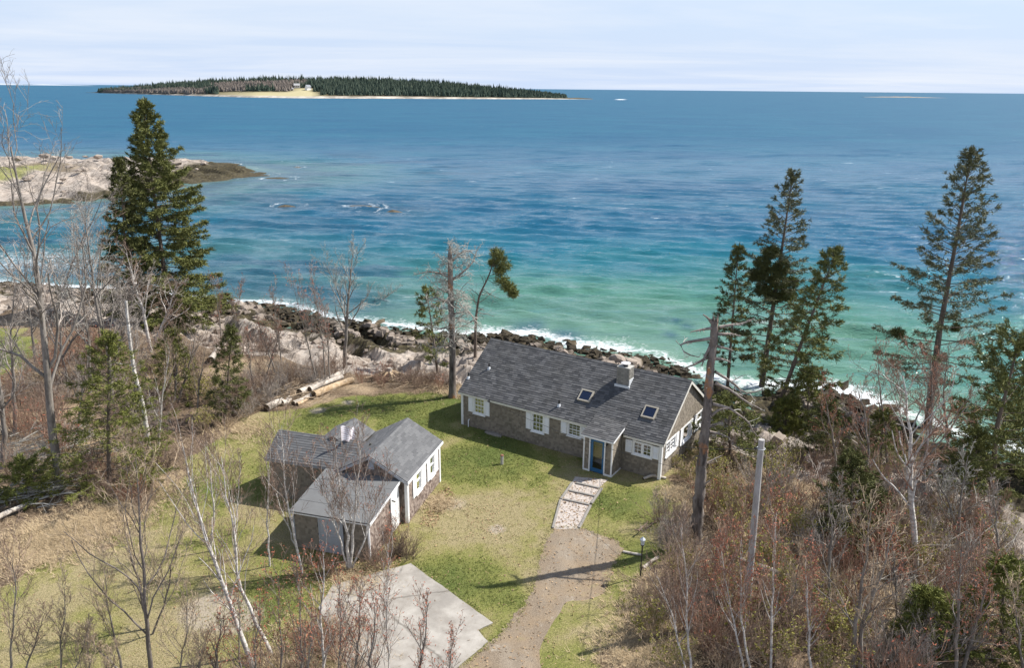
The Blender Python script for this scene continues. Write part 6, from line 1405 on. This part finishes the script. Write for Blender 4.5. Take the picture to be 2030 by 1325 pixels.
for k in range(240):
    t_ = rg.uniform(a0, a1); j = np.searchsorted(cum, t_) - 1; p = shp[j] + (shp[j + 1] - shp[j]) * (t_ - cum[j]) / seg[j]; tang = unit(shp[j + 1] - shp[j]); nrm = np.array([tang[1], -tang[0]])
    s_in = rg.uniform(-1.2, 7.5) if k < 150 else rg.uniform(7, 21); q = p + nrm * s_in
    if q[0] > 44 or q[0] < -72: continue
    if k < 150: boulder(q[0], q[1], .32 + .95 * rg.uniform() ** 2.5, 'dark weed-stained boulder along the foaming waterline', 'waterline boulders')
    else:
        if hz1(q[0], q[1]) > -.6: continue
        boulder(q[0], q[1], rg.uniform(.22, .7) * (1.6 if rg.uniform() < .12 else 1), 'pale granite boulder on the shore ledges above the weed line', 'granite boulders')
for c, r, h in reefs:
    o = link('reef_rock', RM[int(rg.integers(0, 9))], None, (c[0], c[1], SEA - h * .25)); o.scale = (r * 1.3, r * .7, h * .75); o.rotation_euler = (0, 0, rg.uniform(-.3, .3)); tag(o, 'low wave-washed reef rock out in the bay', 'rock', 'reef rocks')
for k in range(60):
    t_ = rg.uniform(0, 1); q = np.array([rg.uniform(-150, -86), rg.uniform(150, 245)])
    if not inpoly(q[:1], q[1:], POINT)[0]: continue
    z = SEA + float(np.interp(float(dseg(q[:1], q[1:], POINT, True)[0]), [0, 6, 20, 45], [0, 1.1, 3, 5.2])); o = link('boulder', RM[k % 9], None, (q[0], q[1], z)); s = rg.uniform(.6, 1.8); o.scale = (s * 1.4, s, s * .7); o.rotation_euler = (0, 0, rg.uniform(0, 6.28)); tag(o, 'boulder lying on the rocky headland across the cove', 'boulder', 'headland boulders')

# uncountable small rubble between the boulders
n = 6500; t_ = rg.uniform(a0, a1, n); j = np.clip(np.searchsorted(cum, t_) - 1, 0, len(seg) - 1); p = shp[j] + (shp[j + 1] - shp[j]) * ((t_ - cum[j]) / seg[j])[:, None]; tg = unit(shp[j + 1] - shp[j])
s_in = np.where(rg.uniform(0, 1, n) < .82, rg.uniform(-.8, 8, n), rg.uniform(5, 22, n)); q = p + np.stack([tg[:, 1], -tg[:, 0]], 1) * s_in[:, None]; zq = hz(q[:, 0], q[:, 1]); sz = .09 + .42 * rg.uniform(0, 1, n) ** 2.2
base_ = np.array([(-1, -1, -1), (1, -1, -1), (1, 1, -1), (-1, 1, -1), (-.8, -.7, .8), (.7, -.8, .6), (.8, .7, .9), (-.7, .8, .7)]) * np.array([1, .75, .6])
Vb = base_[None] * sz[:, None, None] * (1 + rg.normal(0, .22, (n, 8, 3))); th = rg.uniform(0, 6.28, n); tl = rg.normal(0, .35, n); ca, sa = np.cos(th)[:, None], np.sin(th)[:, None]; ct, st2 = np.cos(tl)[:, None], np.sin(tl)[:, None]
X_, Y_, Z_ = Vb[..., 0], Vb[..., 1] * ct - Vb[..., 2] * st2, Vb[..., 1] * st2 + Vb[..., 2] * ct
Vb = np.stack([X_ * ca - Y_ * sa + q[:, :1], X_ * sa + Y_ * ca + q[:, 1:], Z_ + zq[:, None] + sz[:, None] * .2], -1)
mb = MB(); mb.add(Vb.reshape(-1, 3), (np.arange(n)[:, None, None] * 8 + MB.BQ[None]).reshape(-1, 4)); o = mb.build('shore_rubble', bm1.m); o['kind'] = 'stuff'; tag(o, 'loose angular rubble between the shore boulders', 'rubble')

# ================================================================== LOGS AND FALLEN WOOD
log_m = bark_mat('old_log_bark', (.27, .23, .19), (.60, .55, .49), 3.0); cut_m = plain('log_end', (.09, .065, .045), .95, .1, .4, 12); gold_m = bark_mat('peeled_log', (.30, .20, .11), (.55, .44, .31))
def log(name, label, a, c, r, zoff, m=log_m, cat='log', group=None):
    A_ = gp(*a); B_ = gp(*c); A_[2] += zoff + r * .8; B_[2] += zoff + r * .8; mid = (A_ + B_) / 2
    t = thing(name, label, cat, mid - np.array([0, 0, r]), 0, group); P = resample([A_ - mid + np.array([0, 0, r]), np.array([0, 0, r]) + rg.normal(0, .05, 3), B_ - mid + np.array([0, 0, r])], 9)
    mb = MB(); mb.tubes(P, np.linspace(r, r * .82, 9) * (1 + rg.normal(0, .04, 9)), 12); mb.build('bark', m, t, smooth=True)
    for e, q in ((0, 1), (8, 7)):
        d = unit(P[e] - P[q]); rr = r * (1 if e == 0 else .82); mb = MB(); mb.tubes([P[e] - d * .02, P[e] + d * .012], [rr * .97, rr * .95], 12, True); mb.build('cut_end', cut_m, t)
def cq(x, y): return (520 + x / 7.808, 730 + y / 7.808)
log('log', 'long grey log at the back of the log pile', cq(580, 450), cq(1250, 130), .24, .12)
log('log', 'pale debarked log in the middle of the log pile', cq(740, 420), cq(1240, 215), .2, .22, log_m)
log('log', 'front golden-brown log of the pile nearest the lawn', cq(800, 470), cq(1400, 235), .26, .05, gold_m)
log('log', 'short weathered log in front of the pile overlapping its lower end', cq(480, 580), cq(760, 450), .17, .0)
log('log', 'lowest split log lying apart at the brushy end of the pile', cq(70, 670), cq(310, 560), .26, .0)
log('log', 'small stubby log between the pile and the lone split log', cq(300, 590), cq(430, 500), .2, .0)
log('log', 'thin stick-like log lying behind the pile in dead brush', cq(760, 190), cq(920, 240), .12, .05)
log('log', 'splintered reddish piece of wood beside the pile', cq(540, 590), cq(700, 510), .12, .0, gold_m)
log('log', 'narrow grey log under the upper end of the pile', cq(560, 400), cq(700, 345), .13, .05)
log('fallen_log', 'broken pale trunk lying on dry grass beyond the lawn', (-20, 1045), (64, 1006), .14, .1, log_m, 'log')
log('fallen_log', 'grey fallen trunk half hidden in the thicket by the pole', (1448, 1128), (1565, 1168), .16, .35, log_m, 'log')
log('fallen_log', 'thick pale driftwood trunk leaning on the rocks behind the slim spruce', (418, 722), (452, 678), .25, .1, log_m, 'log')
log('fallen_branch', 'bleached curved branch on the grass just left of the lamp post', (1235, 1098), (1272, 1104), .06, .0, log_m, 'branch')
log('fallen_branch', 'bleached thick branch on the grass behind the lamp post', (1274, 1132), (1305, 1110), .08, .0, log_m, 'branch')
log('fallen_branch', 'dark stick on the grass by the thicket above the lamp post', (1303, 1030), (1325, 1037), .05, .0, log_m, 'branch')
log('fallen_branch', 'flat weathered plank-like branch at the cottage corner', (1275, 952), (1320, 952), .08, .0, log_m, 'branch')
# heaps of fallen branches on the left, uprooted stump by the bank
def brushpile(name, label, px, py, w, n, L, m, seed, flat=.25):
    rg_ = np.random.default_rng(seed); b = gp(px, py); a = rg_.uniform(-.5, .5, n) + .3; el = rg_.uniform(0, flat, n); ln = L * rg_.uniform(.4, 1, n); c = rg_.normal(0, w * .5, (n, 3)) * np.array([1, .6, 0])
    P = np.zeros((n, 6, 3)); P[:, 0] = c; P[:, 0, 2] = rg_.uniform(0, .5, n) * w * .25; d = np.stack([np.cos(a) * np.cos(el), np.sin(a) * np.cos(el), np.sin(el)], 1)
    for s in range(1, 6): d = unit(d + rg_.normal(0, .1, (n, 3))); P[:, s] = P[:, s - 1] + d * (ln / 5)[:, None]
    R_ = rg_.uniform(.015, .05, n)[:, None] * np.linspace(1, .4, 6)[None]; mb = MB(); mb.tubes(P, R_, 5); A_, AR = grow(P, R_, rg_, **lv(4, .2, .35, (.4, 1.0), .05, .5, 5, .2, rmin=.008)); mb.tubes(A_, AR, 3); A2, AR2 = grow(A_, AR, rg_, **lv(3, .3, .5, (.4, 1.), 0, .7, 3, .2, rmin=.006)); mb.tubes(A2, AR2, 3)
    o = mb.build(name, m); o.location = (b[0], b[1], b[2] + .05); o['kind'] = 'stuff'; tag(o, label, 'brush')
brushpile('brush_heap', 'tangle of fallen grey branches under the gnarled tree', 40, 900, 3.0, 46, 3.6, tw_lich, 501)
brushpile('brush_heap', 'second tangle of dead branches beside the broken pale trunk', 40, 990, 2.2, 34, 2.6, tw_lich, 502)
brushpile('brush_heap', 'dead brush strewn along the brown bank', 560, 790, 3.0, 40, 2.0, tw_tan, 503)
brushpile('brush_heap', 'dead twigs and roots heaped on the bank past the log pile', 790, 760, 2.4, 40, 1.4, tw_tan, 504)
brushpile('brush_heap', 'fallen grey limbs under the right-hand thicket', 1850, 1180, 4.0, 50, 2.6, tw_lich, 505, .4)
brushpile('brush_heap', 'pruned twigs piled behind the lamp post', 1330, 1060, 1.3, 40, 1.3, tw_brown, 506)
b = gp(772, 752); t = thing('tree_stump', 'pale uprooted stump with splayed roots on the bank', 'stump', b)
rg_ = np.random.default_rng(7); n = 9; a = np.linspace(0, 6.28, n + 1)[:-1] + rg_.normal(0, .2, n); P = np.zeros((n, 6, 3)); P[:, 0, 2] = .55
for s in range(1, 6): P[:, s, 0] = np.cos(a) * .26 * s * rg_.uniform(.8, 1.2, n); P[:, s, 1] = np.sin(a) * .26 * s; P[:, s, 2] = .55 - .022 * s * s + rg_.normal(0, .03, n)
mb = MB(); mb.tubes(P, np.linspace(.11, .03, 6)[None].repeat(n, 0), 6); mb.build('roots', gold_m, t, smooth=True)
mb = MB(); mb.tubes([(0, 0, -.1), (0, 0, .4), (.05, 0, .85)], [.3, .22, .16], 9, True); mb.build('stump_body', log_m, t)

# ================================================================== GRASS (uncountable)
def grass(name, label, pts, h, wd, m, seed, k=3, spread=.5):
    rg_ = np.random.default_rng(seed); n = len(pts); c = np.repeat(pts, k, 0) + np.concatenate([rg_.normal(0, .03, (n * k, 2)), np.zeros((n * k, 1))], 1)
    a = rg_.uniform(0, 6.28, n * k); d = unit(np.stack([np.cos(a) * spread, np.sin(a) * spread, np.ones(n * k)], 1) * rg_.uniform(.6, 1.3, (n * k, 1))); hh = h * rg_.uniform(.5, 1.3, (n * k, 1)); s = np.stack([-np.sin(a), np.cos(a), np.zeros(n * k)], 1) * wd
    V = np.stack([c - s, c + s, c + d * hh], 1).reshape(-1, 3); o = link(name, mesh_np(name, V, [np.arange(n * k * 3).reshape(-1, 3)], mats=[m])); o['kind'] = 'stuff'; tag(o, label, 'grass'); return o
rg = np.random.default_rng(600)
lx = rg.uniform(-22, 12, 150000); ly = rg.uniform(16, 54, 150000)
dl = dlawn(lx, ly) + (fbm(lx / 1.8, ly / 1.8, 31) - .5) * 2.6
ok = (dl < .3) & ~inpoly(lx, ly, DRIVE) & ~inpoly(lx, ly, SLAB) & ~inpoly(lx, ly, PATH)
def inbuild(x, y, X, Y, yaw, x0, x1, y0, y1):
    c, s = math.cos(yaw), math.sin(yaw); u_ = (x - X) * c + (y - Y) * s; v_ = -(x - X) * s + (y - Y) * c; return (u_ > x0) & (u_ < x1) & (v_ > y0) & (v_ < y1)
ok &= ~inbuild(lx, ly, HX, HY, HYAW, 0, HL, 0, HW) & ~inbuild(lx, ly, HX, HY, HYAW, PX0, PX1, -PD, 0) & ~inbuild(lx, ly, GXo, GYo, GYAW, -7.6, 0, 0, 4.3) & ~inbuild(lx, ly, GXo, GYo, GYAW, -4.1, -.3, -3.4, 0)
lx, ly = lx[ok], ly[ok]; fg = fbm(lx / 2.2, ly / 2.2, 77)
gsel = greenfn(lx, ly) + .12 * (rg.uniform(0, 1, len(lx)) - .5) > .40
lawn_g = vary('lawn_blade_green', (0.10, 0.135, 0.03), (0.22, 0.24, 0.075), nscale=.8); lawn_d = vary('lawn_blade_dry', (0.22, 0.21, 0.075), (0.44, 0.39, 0.2), nscale=.8)
zl_ = np.zeros(len(lx))
grass('lawn_grass', 'short green blades of the lawn', np.stack([lx, ly, zl_], 1)[gsel], .075, .011, lawn_g, 1)
grass('lawn_grass', 'short straw-coloured blades of the lawn', np.stack([lx, ly, zl_], 1)[~gsel][::2], .055, .011, lawn_d, 2)
ex = []; sl_ = np.array(SLAB + [SLAB[0]]); dr_ = np.array(DRIVE + [DRIVE[0]])
for pl_ in (sl_, dr_):
    for a_, b_ in zip(pl_[:-1], pl_[1:]):
        n_e = int(np.linalg.norm(b_ - a_) * 34); ex.append(a_ + (b_ - a_) * rg.uniform(0, 1, (n_e, 1)) + rg.normal(0, .11, (n_e, 2)))
ex = np.concatenate(ex); grass('edge_grass', 'ragged grass tufts creeping over the slab and drive edges', np.concatenate([ex, np.full((len(ex), 1), .01)], 1), .07, .011, lawn_d, 5, 4, .9)
dry = vary('dry_grass', (0.24, 0.17, 0.095), (0.60, 0.48, 0.31), nscale=.8)
P_ = []
for px, py, r, n in ((80, 1085, 2.0, 2600), (150, 1065, 1.6, 1500), (230, 1020, 2.0, 1200), (320, 965, 1.6, 800), (1310, 1240, 1.7, 1800), (1275, 1300, 1.6, 1200), (1300, 1170, 1.0, 600), (1370, 905, 1.6, 1300), (1345, 985, 1.0, 600), (870, 1000, .8, 400), (480, 855, 1.6, 700), (900, 775, 1.6, 600), (700, 1150, 1.4, 500), (1600, 990, 2.2, 1000), (620, 1300, 2.2, 900), (1480, 950, 2, 800), (1820, 1200, 4, 1200), (150, 900, 3, 900), (20, 760, 3, 700)):
    c = onz(px, py, 0); q = rg.normal(0, r * .55, (n, 2)); x = c[0] + q[:, 0]; y = c[1] + q[:, 1]; P_.append(np.stack([x, y, hz(x, y)], 1))
grass('dry_grass', 'long bleached dry grass around the yard edges', np.concatenate(P_), .34, .010, dry, 3, 4, 1.6)
# fallen leaves and litter
lv_m = vary('fallen_leaves', (0.16, 0.085, 0.045), (0.46, 0.33, 0.2), nscale=1)
P_ = []
for poly, n in ((PATH, 420), (DRIVE, 500), (pxpoly([(560, 1130), (800, 1100), (780, 1150), (560, 1160)]), 900), (LAWN, 2600), (pxpoly([(920, 1000), (1000, 1000), (1000, 1070), (920, 1070)]), 120), (pxpoly([(830, 1040), (880, 960), (900, 980), (860, 1050)]), 500)):
    xs_ = [p[0] for p in poly]; ys_ = [p[1] for p in poly]; x = rg.uniform(min(xs_), max(xs_), n * 3); y = rg.uniform(min(ys_), max(ys_), n * 3); k = inpoly(x, y, poly); x = x[k][:n]; y = y[k][:n]; P_.append(np.stack([x, y, np.full(len(x), .03)], 1))
C_ = np.concatenate(P_); D_ = unit(rg.normal(0, 1, C_.shape) * np.array([1, 1, .15])); V, Q = blades(C_, D_, rg, 1, .09, .06, .1); V[:, 2] = np.maximum(V[:, 2], .018)
mb = MB(); mb.add(V, Q); o = mb.build('fallen_leaves', lv_m); o['kind'] = 'stuff'; tag(o, 'scattered dead leaves on the path and drive', 'leaves')
